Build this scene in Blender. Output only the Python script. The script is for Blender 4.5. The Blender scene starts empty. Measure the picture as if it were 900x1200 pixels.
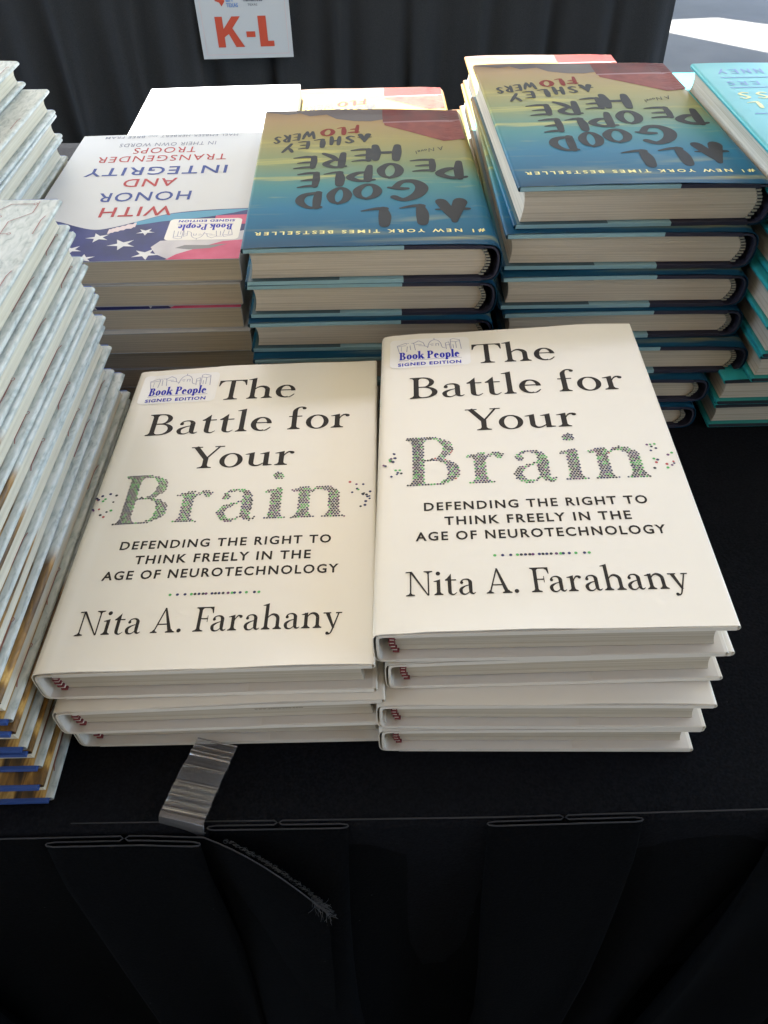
import bpy, bmesh, math, random
from math import radians as R, sin, cos, pi, sqrt
from mathutils import Vector, Matrix
from mathutils.geometry import tessellate_polygon
random.seed(7)
SC = bpy.context.scene
COL = SC.collection

# ------------------------------------------------------------------ camera
H_CAM = 0.3722
cd = bpy.data.cameras.new('camera')
cam = bpy.data.objects.new('camera', cd)
COL.objects.link(cam)
cd.sensor_fit = 'VERTICAL'
cd.sensor_height = 24.0
cd.lens = 911.8 / 1200 * 24.0
cd.clip_start, cd.clip_end = 0.01, 400
PITCH, ROLL = R(45.833), R(-1.28)
F = Vector((0, cos(PITCH), -sin(PITCH))); U = Vector((0, sin(PITCH), cos(PITCH))); X = Vector((1, 0, 0))
X2 = X * cos(ROLL) + U * sin(ROLL); U2 = -X * sin(ROLL) + U * cos(ROLL)
M = Matrix((X2, U2, -F)).transposed().to_4x4()
M.translation = (0, 0, H_CAM)
cam.matrix_world = M
SC.camera = cam

# ------------------------------------------------------------------ light
SUN_EL, SUN_AZ = R(52), R(-14)            # azimuth measured from +y (away from the camera), negative = left
w = bpy.data.worlds.new('World'); SC.world = w; w.use_nodes = True
nt = w.node_tree
bg = nt.nodes['Background']; bg.inputs['Strength'].default_value = 0.11
sky = nt.nodes.new('ShaderNodeTexSky'); sky.sky_type = 'NISHITA'; sky.sun_disc = False
sky.sun_elevation = SUN_EL; sky.sun_rotation = SUN_AZ
nt.links.new(sky.outputs[0], bg.inputs[0])
sd = bpy.data.lights.new('sun', 'SUN'); sd.energy = 5.0; sd.angle = R(0.53); sd.color = (1.0, 0.95, 0.88)
sun = bpy.data.objects.new('sun', sd); COL.objects.link(sun)
sdir = Vector((sin(SUN_AZ) * cos(SUN_EL), cos(SUN_AZ) * cos(SUN_EL), sin(SUN_EL)))
sun.rotation_euler = sdir.to_track_quat('Z', 'Y').to_euler(); sun.location = sdir * 20
vs = SC.view_settings
vs.view_transform = 'Standard'; vs.look = 'None'; vs.gamma = 1; vs.use_curve_mapping = False
vs.exposure = 3.25

# ------------------------------------------------------------------ materials
def mat(name, col, rough=0.6, spec=0.4, **k):
    m = bpy.data.materials.new(name); m.use_nodes = True
    b = m.node_tree.nodes['Principled BSDF']
    b.inputs['Base Color'].default_value = (*col, 1); b.inputs['Roughness'].default_value = rough
    b.inputs['Specular IOR Level'].default_value = spec
    for kk, v in k.items(): b.inputs[kk.replace('_', ' ')].default_value = v
    return m
def nodes(m):
    t = m.node_tree
    def N(typ, **kw):
        n = t.nodes.new('ShaderNode' + typ)
        for k, v in kw.items(): setattr(n, k, v)
        return n
    return t, N, t.links.new, t.nodes['Principled BSDF']
def ramp(n, stops):
    e = n.color_ramp.elements
    while len(e) < len(stops): e.new(0.5)
    for q, (p, c) in zip(e, stops): q.position = p; q.color = (*c, 1)
def noise(m, scale, coord='Object', detail=4, vec=(1, 1, 1), rough=0.5):
    t, N, L, b = nodes(m)
    tc = N('TexCoord'); mp = N('Mapping'); mp.inputs['Scale'].default_value = vec
    n = N('TexNoise'); n.inputs['Scale'].default_value = scale; n.inputs['Detail'].default_value = detail; n.inputs['Roughness'].default_value = rough
    L(tc.outputs[coord], mp.inputs[0]); L(mp.outputs[0], n.inputs['Vector'])
    return n
def vary(m, fac_out, c0, c1, lo=0.3, hi=0.7):
    t, N, L, b = nodes(m)
    r = N('ValToRGB'); ramp(r, [(lo, c0), (hi, c1)])
    L(fac_out, r.inputs[0]); L(r.outputs[0], b.inputs['Base Color'])
    return r
def bump(m, fac_out, strength, dist):
    t, N, L, b = nodes(m)
    bp = N('Bump'); bp.inputs['Strength'].default_value = strength; bp.inputs['Distance'].default_value = dist
    L(fac_out, bp.inputs['Height']); L(bp.outputs[0], b.inputs['Normal'])

def page_mat(name, c0, c1):
    m = mat(name, c0, 0.85, 0.1)
    n = noise(m, 1.0, vec=(7, 7, 1150), detail=3)
    vary(m, n.outputs[0], tuple(c * .91 for c in c0), c1, 0.30, 0.62)
    n2 = noise(m, 1.0, vec=(6, 6, 1700), detail=2)
    bump(m, n2.outputs[0], 0.55, 0.0004)
    return m
MT = {}
MT['page_white'] = page_mat('page_white', (.45, .395, .315), (.54, .485, .40))
MT['page_cream'] = page_mat('page_cream', (.52, .445, .345), (.62, .54, .43))
MT['page_tan'] = page_mat('page_tan', (.60, .52, .39), (.70, .615, .475))
MT['page_pale'] = page_mat('page_pale', (.52, .475, .37), (.59, .545, .44))

def jacket_mat(name, c0, c1, rough, scale=6, spec=0.4, coat=0.0):
    m = mat(name, c0, rough, spec, Coat_Weight=coat, Coat_Roughness=0.25)
    n = noise(m, scale, detail=5)
    vary(m, n.outputs[0], c0, c1)
    n2 = noise(m, 14, detail=3)
    bump(m, n2.outputs[0], 0.25, 0.002)
    return m
MT['cream_jacket'] = jacket_mat('cream_jacket', (.775, .735, .645), (.795, .755, .675), 0.32)
MT['cream_flap'] = jacket_mat('cream_flap', (.66, .61, .53), (.69, .64, .56), 0.5)
MT['white_board'] = jacket_mat('white_board', (.70, .66, .59), (.74, .70, .63), 0.6)
MT['white_cover'] = jacket_mat('white_cover', (.515, .53, .56), (.54, .555, .585), 0.42)
MT['light_blue_board'] = mat('light_blue_board', (.27, .45, .49), 0.6)
MT['navy_board'] = mat('navy_board', (.028, .028, .05), 0.6)
MT['blue_board'] = mat('blue_board', (.030, .075, .27), 0.6)
MT['blue_flap'] = mat('blue_flap', (.05, .10, .12), 0.5)
MT['teal_jacket'] = jacket_mat('teal_jacket', (.022, .30, .33), (.03, .35, .39), 0.36)
MT['teal_flap'] = mat('teal_flap', (.02, .26, .235), 0.5)
MT['teal_board'] = mat('teal_board', (.02, .025, .035), 0.6)
MT['ink_black'] = mat('ink_black', (.028, .024, .021), 0.55, .15)
MT['ink_grey'] = mat('ink_grey', (.022, .023, .026), 0.6, .12)
MT['ink_red'] = mat('ink_red', (.17, .012, .008), 0.6, .08)
MT['ink_yellow'] = mat('ink_yellow', (.78, .70, .25), 0.4)
MT['ink_blue'] = mat('ink_blue', (.008, .016, .40), 0.5, .2)
MT['ink_sticker_line'] = mat('ink_sticker_line', (.26, .26, .42), 0.45)
MT['honor_red'] = mat('honor_red', (.40, .04, .05), 0.55, .15)
MT['honor_blue'] = mat('honor_blue', (.035, .065, .27), 0.55, .15)
MT['honor_grey'] = mat('honor_grey', (.17, .19, .27), 0.55, .15)
MT['sticker'] = mat('sticker_paper', (.80, .785, .76), 0.28, 0.5)
MT['dot_navy'] = mat('dot_navy', (.018, .02, .10), 0.45)
MT['dot_black'] = mat('dot_black', (.02, .024, .03), 0.45)
MT['dot_green'] = mat('dot_green', (.09, .42, .10), 0.45)
MT['dot_plum'] = mat('dot_plum', (.13, .035, .13), 0.45)
MT['dot_red'] = mat('dot_red', (.45, .06, .06), 0.45)
MT['band_red'] = mat('band_red', (.19, .035, .04), 0.8)
MT['band_white'] = mat('band_white', (.68, .62, .56), 0.7)
MT['band_dark'] = mat('band_dark', (.03, .03, .035), 0.7)
MT['band_beige'] = mat('band_beige', (.33, .31, .24), 0.7)

# painted sky printed on the blue-green jackets
m = mat('sky_jacket', (.1, .2, .25), 0.38, 0.05)
t, N, L, b = nodes(m)
tc = N('TexCoord'); sp = N('SeparateXYZ'); L(tc.outputs['Object'], sp.inputs[0])
nz = N('TexNoise'); nz.inputs['Scale'].default_value = 9; nz.inputs['Detail'].default_value = 3
L(tc.outputs['Object'], nz.inputs['Vector'])
a1 = N('MapRange'); a1.inputs['From Min'].default_value = -.12; a1.inputs['From Max'].default_value = .12
L(sp.outputs['Y'], a1.inputs['Value'])
a2 = N('Math', operation='MULTIPLY_ADD'); a2.inputs[1].default_value = 0.16; L(nz.outputs[0], a2.inputs[0])
sub = N('Math', operation='SUBTRACT'); sub.inputs[1].default_value = 0.08; L(a1.outputs[0], sub.inputs[0]); L(sub.outputs[0], a2.inputs[2])
r = N('ValToRGB')
ramp(r, [(0.0, (.16, .085, .045)), (.10, (.27, .165, .06)), (.30, (.25, .21, .065)), (.46, (.165, .21, .10)), (.60, (.050, .19, .195)), (.78, (.016, .135, .235)), (.93, (.010, .095, .18)), (1.0, (.008, .055, .11))])
L(a2.outputs[0], r.inputs[0])
mp = N('Mapping'); mp.inputs['Scale'].default_value = (7, 58, 9); mp.inputs['Rotation'].default_value = (0, 0, R(-4)); L(tc.outputs['Object'], mp.inputs[0])
n2 = N('TexNoise'); n2.inputs['Scale'].default_value = 1; n2.inputs['Detail'].default_value = 5; n2.inputs['Distortion'].default_value = .5; L(mp.outputs[0], n2.inputs['Vector'])
r2 = N('ValToRGB'); ramp(r2, [(.55, (0, 0, 0)), (.74, (1, 1, 1))]); L(n2.outputs[0], r2.inputs[0])
r3 = N('ValToRGB'); ramp(r3, [(.22, (0, 0, 0)), (.40, (1, 1, 1)), (.66, (1, 1, 1)), (.76, (.25, .25, .25)), (.9, (.3, .3, .3)), (.99, (1, 1, 1))]); L(a1.outputs[0], r3.inputs[0])
mu = N('Math', operation='MULTIPLY'); L(r2.outputs[0], mu.inputs[0]); L(r3.outputs[0], mu.inputs[1])
mx = N('MixRGB'); mx.inputs[2].default_value = (.56, .47, .10, 1); L(mu.outputs[0], mx.inputs[0]); L(r.outputs[0], mx.inputs[1])
L(mx.outputs[0], b.inputs['Base Color'])
MT['sky_jacket'] = m

# pale marbled map printed on the grey-blue jackets, golden picture near the tail
def map_jacket(name, gold_x, zmin=-1):
    m = mat(name, (.6, .66, .68), 0.42, 0.4)
    t, N, L, b = nodes(m)
    tc = N('TexCoord')
    mp = N('Mapping'); mp.inputs['Scale'].default_value = (330, 110, 330); mp.inputs['Rotation'].default_value = (0, 0, R(62)); L(tc.outputs['Object'], mp.inputs[0])
    n = N('TexNoise'); n.inputs['Scale'].default_value = 1; n.inputs['Detail'].default_value = 5; n.inputs['Distortion'].default_value = .8; L(mp.outputs[0], n.inputs['Vector'])
    r = N('ValToRGB'); ramp(r, [(.29, (.25, .285, .275)), (.45, (.39, .425, .405)), (.62, (.49, .515, .49))]); L(n.outputs[0], r.inputs[0])
    mp2 = N('Mapping'); mp2.inputs['Scale'].default_value = (170, 24, 30); mp2.inputs['Rotation'].default_value = (0, 0, R(24)); L(tc.outputs['Object'], mp2.inputs[0])
    n2 = N('TexNoise'); n2.inputs['Scale'].default_value = 1; n2.inputs['Detail'].default_value = 6; n2.inputs['Distortion'].default_value = 1.2; L(mp2.outputs[0], n2.inputs['Vector'])
    r2 = N('ValToRGB'); ramp(r2, [(.30, (.03, .02, .012)), (.47, (.12, .066, .02)), (.58, (.29, .155, .035)), (.72, (.66, .44, .14))]); L(n2.outputs[0], r2.inputs[0])
    sp = N('SeparateXYZ'); L(tc.outputs['Object'], sp.inputs[0])
    n3 = N('TexNoise'); n3.inputs['Scale'].default_value = 45; L(tc.outputs['Object'], n3.inputs['Vector'])
    ma = N('Math', operation='MULTIPLY_ADD'); ma.inputs[1].default_value = .03; L(n3.outputs[0], ma.inputs[0]); L(sp.outputs['Y'], ma.inputs[2])
    ry = N('MapRange'); ry.inputs['From Min'].default_value = -.012; ry.inputs['From Max'].default_value = -.03; L(ma.outputs[0], ry.inputs['Value'])
    rx = N('MapRange'); rx.inputs['From Min'].default_value = gold_x; rx.inputs['From Max'].default_value = gold_x - .0005; L(sp.outputs['X'], rx.inputs['Value'])
    mu = N('Math', operation='MULTIPLY'); L(ry.outputs[0], mu.inputs[0]); L(rx.outputs[0], mu.inputs[1])
    rz = N('Math', operation='GREATER_THAN'); rz.inputs[1].default_value = zmin; L(sp.outputs['Z'], rz.inputs[0])
    mu2 = N('Math', operation='MULTIPLY'); L(mu.outputs[0], mu2.inputs[0]); L(rz.outputs[0], mu2.inputs[1]); mu = mu2
    mx = N('MixRGB'); L(mu.outputs[0], mx.inputs[0]); L(r.outputs[0], mx.inputs[1]); L(r2.outputs[0], mx.inputs[2])
    L(mx.outputs[0], b.inputs['Base Color'])
    return m
MT['map_jacket'] = map_jacket('map_jacket', 1.0, .0091)
MT['map_flap'] = map_jacket('map_flap', .165 / 2 - .0026)
MT['circuit'] = mat('circuit_line', (.26, .085, .075), 0.45)

def cloth_mat(name, c0, c1, sheen=0.15, scale=900, lint=False):
    m = mat(name, c0, 0.95, 0.03)
    b = m.node_tree.nodes['Principled BSDF']
    b.inputs['Sheen Weight'].default_value = sheen; b.inputs['Sheen Roughness'].default_value = .5
    n = noise(m, scale, detail=2); vary(m, n.outputs[0], c0, c1, .35, .7)
    n2 = noise(m, scale * .8, detail=2); bump(m, n2.outputs[0], .5, .0006)
    if lint:      # stray specks of lint caught in the weave
        t, N, L, b = nodes(m)
        tc = N('TexCoord'); vo = N('TexVoronoi'); vo.inputs['Scale'].default_value = 46; vo.inputs['Randomness'].default_value = 1
        L(tc.outputs['Object'], vo.inputs['Vector'])
        lt = N('Math', operation='LESS_THAN'); lt.inputs[1].default_value = .028; L(vo.outputs['Distance'], lt.inputs[0])
        old = b.inputs['Base Color'].links[0].from_socket
        mx = N('MixRGB'); mx.inputs[2].default_value = (.03, .03, .032, 1); L(lt.outputs[0], mx.inputs[0]); L(old, mx.inputs[1]); L(mx.outputs[0], b.inputs['Base Color'])
    return m
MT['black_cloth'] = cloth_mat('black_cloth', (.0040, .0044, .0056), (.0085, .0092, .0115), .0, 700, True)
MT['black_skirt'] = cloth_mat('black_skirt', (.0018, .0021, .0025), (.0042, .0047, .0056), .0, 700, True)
MT['skirt_edge_lit'] = mat('skirt_edge_lit', (.040, .041, .046), .8, .1)
MT['hook_tape'] = mat('hook_tape', (.045, .048, .052), .8, .1)
MT['back_cloth'] = cloth_mat('back_cloth', (.024, .0235, .0235), (.036, .0355, .035), .05, 500)
MT['plastic'] = mat('clear_plastic', (.90, .90, .93), .06, .5, Transmission_Weight=.93, IOR=1.46, Alpha=1.0)
m = mat('concrete_floor', (.2, .21, .23), .8, .2)
n = noise(m, 2.2, 'Object', 8); vary(m, n.outputs[0], (.075, .078, .08), (.13, .13, .128)); MT['floor'] = m
MT['sign_paper'] = mat('sign_paper', (.50, .495, .48), .35, .4)
MT['sign_red'] = mat('sign_red', (.50, .07, .035), .4)
MT['sign_blue'] = mat('sign_blue', (.14, .25, .50), .4)
MT['sign_dark'] = mat('sign_dark', (.09, .10, .12), .4)
MT['sign_pink'] = mat('sign_pink', (.60, .42, .40), .4)
MT['wood'] = mat('table_wood', (.3, .22, .15), .6)
MT['steel'] = mat('table_steel', (.3, .3, .31), .4, .5, Metallic=.8)
def fabric(name, tr_c, df_c, f):
    m = bpy.data.materials.new(name); m.use_nodes = True
    t = m.node_tree; t.nodes.clear()
    o = t.nodes.new('ShaderNodeOutputMaterial'); tr = t.nodes.new('ShaderNodeBsdfTranslucent'); df = t.nodes.new('ShaderNodeBsdfDiffuse'); ms = t.nodes.new('ShaderNodeMixShader')
    tr.inputs[0].default_value = (*tr_c, 1); df.inputs[0].default_value = (*df_c, 1); ms.inputs[0].default_value = f
    t.links.new(df.outputs[0], ms.inputs[1]); t.links.new(tr.outputs[0], ms.inputs[2]); t.links.new(ms.outputs[0], o.inputs[0])
    return m
MT['tent'] = fabric('tent_fabric', (.495, .462, .38), (.69, .675, .61), .52)
MT['tent_dimmed'] = fabric('tent_fabric_dimmed', (.27, .215, .155), (.55, .50, .43), .5)  # lets less light through, for the dimming panel added at the camera end
MT['blocker_dark'] = mat('light_blocker_fabric', (.30, .27, .23), .9, .1)  # for the added light blocker behind the camera

# ------------------------------------------------------------------ object helpers
def link(name, me, mats, parent=None, smooth=40):
    o = bpy.data.objects.new(name, me)
    for mm in (mats if isinstance(mats, (list, tuple)) else [mats]): me.materials.append(mm)
    COL.objects.link(o)
    if parent: o.parent = parent
    if smooth:
        for p in me.polygons: p.use_smooth = True
        me.set_sharp_from_angle(angle=R(smooth))
    return o
def mesh(name, V, Fc, mats, parent=None, mi=None, smooth=40):
    me = bpy.data.meshes.new(name); me.from_pydata([tuple(v) for v in V], [], Fc); me.update()
    if mi: me.polygons.foreach_set('material_index', mi)
    return link(name, me, mats, parent, smooth)
def root(name, label, cat, loc, rot=(0, 0, 0), group=None):
    o = bpy.data.objects.new(name, None); COL.objects.link(o); o.empty_display_size = .03
    o.location = loc; o.rotation_euler = rot; o['label'] = label; o['category'] = cat
    if group: o['group'] = group
    return o
def tag(o, label, cat, group=None):
    o['label'] = label; o['category'] = cat
    if group: o['group'] = group
def box(V, Fc, x0, x1, y0, y1, z0, z1):
    n = len(V)
    V += [(x0, y0, z0), (x1, y0, z0), (x1, y1, z0), (x0, y1, z0), (x0, y0, z1), (x1, y0, z1), (x1, y1, z1), (x0, y1, z1)]
    Fc += [tuple(n + i for i in q) for q in ((3, 2, 1, 0), (4, 5, 6, 7), (0, 1, 5, 4), (1, 2, 6, 5), (2, 3, 7, 6), (3, 0, 4, 7))]
def lin(a, b, n): return [a + (b - a) * i / (n - 1) for i in range(n)]
def sheet(path, ys, th, D, closed_ends=True):
    """a thin solid swept along y: path = [(x,z)] (outer side), offset inwards by th"""
    n = len(path); nrm = []
    for i in range(n):
        a = path[max(0, i - 1)]; c = path[min(n - 1, i + 1)]
        dx, dz = c[0] - a[0], c[1] - a[1]; l = sqrt(dx * dx + dz * dz) or 1
        nrm.append((dz / l, -dx / l))
    V, Fc, seg = [], [], []
    ny = len(ys)
    for side in (0, 1):
        for (x, z), (nx, nz) in zip(path, nrm):
            for y in ys:
                xx, zz = x - nx * th * side, z - nz * th * side
                V.append((xx, y, zz + D(xx, y, zz)))
    def id(s, i, j): return s * n * ny + i * ny + j
    for i in range(n - 1):
        for j in range(ny - 1):
            Fc.append((id(0, i, j), id(0, i, j + 1), id(0, i + 1, j + 1), id(0, i + 1, j))); seg.append(i)
            Fc.append((id(1, i, j), id(1, i + 1, j), id(1, i + 1, j + 1), id(1, i, j + 1))); seg.append(i)
        for j in (0, ny - 1):
            q = (id(0, i, j), id(0, i + 1, j), id(1, i + 1, j), id(1, i, j)); Fc.append(q if j == 0 else q[::-1]); seg.append(i)
    for i in (0, n - 1):
        for j in range(ny - 1):
            q = (id(0, i, j), id(1, i, j), id(1, i, j + 1), id(0, i, j + 1)); Fc.append(q if i == 0 else q[::-1]); seg.append(min(i, n - 2))
    return V, Fc, seg

# ------------------------------------------------------------------ lettering: own serif and brush letters, plus the built-in sans
def ell(cx, cy, rx, ry, a0, a1, n=22): return [(cx + rx * cos(R(a)), cy + ry * sin(R(a))) for a in lin(a0, a1, n)]
def ring(cx, cy, rx, ry, th, tn, a0=0, a1=360, n=28, dx=0):
    o = ell(cx, cy, rx, ry, a0, a1, n); i = ell(cx + dx, cy, rx - th, ry - tn, a0, a1, n)
    return [[o[k], o[k + 1], i[k + 1], i[k]] for k in range(n - 1)]
def cr(pts, n=8):
    out = []
    P = [pts[0]] + list(pts) + [pts[-1]]
    for i in range(1, len(P) - 2):
        p0, p1, p2, p3 = P[i - 1], P[i], P[i + 1], P[i + 2]
        for k in range(n):
            s = k / n
            out.append(tuple(.5 * (2 * b + (c - a) * s + (2 * a - 5 * b + 4 * c - d) * s * s + (3 * b - a - 3 * c + d) * s ** 3) for a, b, c, d in zip(p0, p1, p2, p3)))
    out.append(tuple(pts[-1])); return out
def path(pts, n=8):
    q = cr(pts, n); Lp, Rp = [], []
    for i, (x, y, wd) in enumerate(q):
        a, c = q[max(0, i - 1)], q[min(len(q) - 1, i + 1)]
        dx, dy = c[0] - a[0], c[1] - a[1]; l = sqrt(dx * dx + dy * dy) or 1
        Lp.append((x - dy / l * wd / 2, y + dx / l * wd / 2)); Rp.append((x + dy / l * wd / 2, y - dx / l * wd / 2))
    return [[Lp[i], Lp[i + 1], Rp[i + 1], Rp[i]] for i in range(len(q) - 1)]
def bx(x0, x1, y0, y1): return [[(x0, y0), (x1, y0), (x1, y1), (x0, y1)]]
def glyph(c, W=.135, T=.038):
    s2 = W / 2
    def stem(x, y0, y1): return bx(x - s2, x + s2, y0, y1)
    def srf(x, y, hw, up=1, sw=None):
        k = s2 if sw is None else sw / 2; u = up
        return [[(x - hw, y), (x + hw, y), (x + hw, y + u * T * .8), (x + k + .03, y + u * T * 1.5), (x + k, y + u * .13), (x - k, y + u * .13), (x - k - .03, y + u * T * 1.5), (x - hw, y + u * T * .8)]]
    def flag(x, y): return [[(x + s2, y), (x + s2, y + .02), (x - s2 - .11, y - .055), (x - s2 - .11, y - .08), (x - s2, y - .085), (x - s2, y - .2), (x + s2, y - .2)]]
    def ball(x, y, r): return [ell(x, y, r, r, 0, 342, 20)]
    xh = .62
    if c == 'T': return stem(.44, 0, 1) + srf(.44, 0, .2) + bx(.05, .83, 1 - T, 1) + [[(.03, 1), (.02, .71), (.05, .71), (.10, .88), (.19, 1 - T), (.19, 1)], [(.85, 1), (.86, .71), (.83, .71), (.78, .88), (.69, 1 - T), (.69, 1)]], .86
    if c in 'hn':
        g = stem(.17, 0, 1.0 if c == 'h' else xh) + srf(.17, 0, .16) + flag(.17, 1.05 if c == 'h' else xh) + stem(.60, 0, .42) + srf(.60, 0, .16)
        return g + path([(.21, .44, .03), (.28, .545, .045), (.40, .605, .075), (.52, .565, .115), (.588, .48, W), (.60, .40, W)]), .78
    if c == 'e': return ring(.32, .31, .29, .325, W * 1.02, T * 1.15, 2, 292, 34, .012) + path([(.425, .005, .035), (.50, .05, .045), (.585, .15, .03)]) + bx(.10, .60, .345, .345 + T) , .66
    if c == 'B': return stem(.19, 0, 1) + bx(.02, .40, 0, T) + bx(.02, .38, 1 - T, 1) + bx(.19, .42, .50, .50 + T) + srf(.19, 0, .17) + srf(.19, 1, .17, -1) + ring(.38, .75, .30, .25, W, T, -90, 90) + ring(.40, .27, .36, .27, W * 1.08, T, -90, 90), .82
    if c == 'a': return path([(.13, .47, .10), (.12, .52, .07), (.17, .585, .045), (.27, .612, .05), (.37, .585, .08), (.43, .50, W), (.435, .40, W), (.435, .18, W), (.45, .07, W * .8), (.52, .02, .06), (.61, .07, .02)], 8) + ball(.125, .475, .058) + path([(.40, .375, .03), (.25, .33, .05), (.115, .24, .10), (.085, .15, .125), (.13, .04, .09), (.235, .005, .05), (.34, .05, .035), (.41, .13, .03)]), .63
    if c == 't': return bx(.18 - s2, .18 + s2, .15, xh) + [[(.02, xh - T), (.18 - s2, xh - T), (.18 + s2, xh - T), (.18 + s2, .86), (.155, .75), (.09, .67), (.02, xh)]] + bx(.18, .42, xh - T, xh) + path([(.18, .18, W), (.19, .09, W * .95), (.245, .02, .07), (.33, .01, .045), (.43, .09, .02)]), .45
    if c == 'l': return stem(.17, 0, 1.0) + srf(.17, 0, .16) + flag(.17, 1.05), .35
    if c == 'f': return stem(.19, 0, .8) + srf(.19, 0, .17) + bx(.03, .40, xh - T, xh) + path([(.19, .76, W), (.20, .88, W * .9), (.27, 1.0, .06), (.36, 1.035, .045), (.44, 1.0, .07)]) + ball(.44, .97, .058), .45
    if c == 'o': return ring(.34, .31, .315, .33, W * 1.02, T, 0, 360, 40), .68
    if c == 'r': return stem(.17, 0, xh - .1) + srf(.17, 0, .17) + flag(.17, xh) + path([(.22, .40, .03), (.27, .51, .04), (.35, .59, .06), (.44, .585, .08)]) + ball(.45, .555, .06), .54
    if c == 'Y': return path([(.11, 1, W), (.43, .44, W)], 1) + path([(.78, 1, T * 1.2), (.455, .44, T * 1.2)], 1) + stem(.44, 0, .46) + srf(.44, 0, .19) + bx(-.02, .29, 1 - T, 1) + bx(.63, .90, 1 - T, 1), .88
    if c == 'u': return stem(.17, .18, xh - .04) + flag(.17, xh) + path([(.17, .22, W), (.185, .11, W * .9), (.27, .025, .075), (.39, .035, .05), (.52, .14, .03)]) + stem(.57, 0, xh - .04) + flag(.57, xh) + [[(.57, 0), (.74, .02), (.74, .055), (.57, .09)]], .77
    if c == 'i': return stem(.17, 0, xh - .04) + srf(.17, 0, .16) + flag(.17, xh) + ball(.165, .88, .082), .35
    if c == 'N': return bx(.155, .155 + T * 1.1, 0, 1) + bx(.80, .80 + T * 1.1, 0, 1) + [[(.08, 1), (.23, 1), (.84, 0), (.80, -.02), (.155, .97)]] + srf(.175, 0, .16, 1, T) + srf(.82, 1, .16, -1, T) + bx(0, .2, 1 - T, 1), .98
    if c == 'A': return path([(.10, 0, T * 1.1), (.40, 1, T * 1.1)], 1) + [[(.36, 1.02), (.43, 1.02), (.80, 0), (.645, 0)]] + bx(.20, .62, .32, .32 + T) + srf(.11, 0, .13, 1, T) + srf(.72, 0, .17), .88
    if c == 'F': return stem(.19, 0, 1) + srf(.19, 0, .19) + bx(.02, .66, 1 - T, 1) + srf(.19, 1, .17, -1) + [[(.68, 1), (.69, .73), (.66, .73), (.61, .89), (.52, 1 - T), (.52, 1)]] + bx(.19, .50, .49, .49 + T) + bx(.48, .505, .38, .64), .71
    if c == 'y': return [[(.06, xh), (.215, xh), (.42, .0), (.345, -.03)]] + path([(.58, xh, T), (.36, -.02, T * 1.2), (.28, -.20, .05), (.19, -.25, .06)]) + ball(.16, -.215, .062) + bx(-.01, .28, xh - T, xh) + bx(.46, .69, xh - T, xh), .66
    if c == '.': return ball(.13, .07, .08), .27
    if c == 'k': return stem(.17, 0, 1.0) + srf(.17, 0, .16) + flag(.17, 1.05) + path([(.24, .26, T), (.58, xh, T * 1.3)], 1) + path([(.36, .40, W), (.64, 0, W)], 1) + bx(.52, .80, 0, T) + bx(.42, .70, xh - T, xh), .78
    if c == 'P': return stem(.19, 0, 1) + srf(.19, 0, .18) + bx(.02, .40, 1 - T, 1) + bx(.19, .42, .44, .44 + T) + srf(.19, 1, .17, -1) + ring(.40, .72, .33, .28, W, T, -90, 90), .76
    if c == 'p': return stem(.17, -.28, xh - .04) + srf(.17, -.28, .16) + flag(.17, xh) + ring(.36, .31, .30, .33, W, T * 1.2, -150, 150), .70
    return [], .30
def serif(s, W=.135, T=.038, sp=.04):
    out, x = [], 0
    for i, c in enumerate(s):
        p, adv = glyph(c, W, T)
        for q in p: out.append([(a + x, b) for a, b in q])
        x += adv + sp + (-.12 if s[i:i + 2] in ('Yo', 'Fa') else 0)
    return out
_sans = {}
def sans(s, off=0.0, spacing=1.0):
    k = (s, off, spacing)
    if k not in _sans:
        c = bpy.data.curves.new('txt', 'FONT'); c.body = s; c.offset = off; c.space_character = spacing; c.resolution_u = 3
        o = bpy.data.objects.new('txt', c); COL.objects.link(o)
        dg = bpy.context.evaluated_depsgraph_get()
        me = bpy.data.meshes.new_from_object(o.evaluated_get(dg))
        v = [tuple(q.co[:2]) for q in me.vertices]
        _sans[k] = [[v[i] for i in p.vertices] for p in me.polygons]
        bpy.data.objects.remove(o); bpy.data.curves.remove(c); bpy.data.meshes.remove(me)
    return _sans[k]
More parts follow.
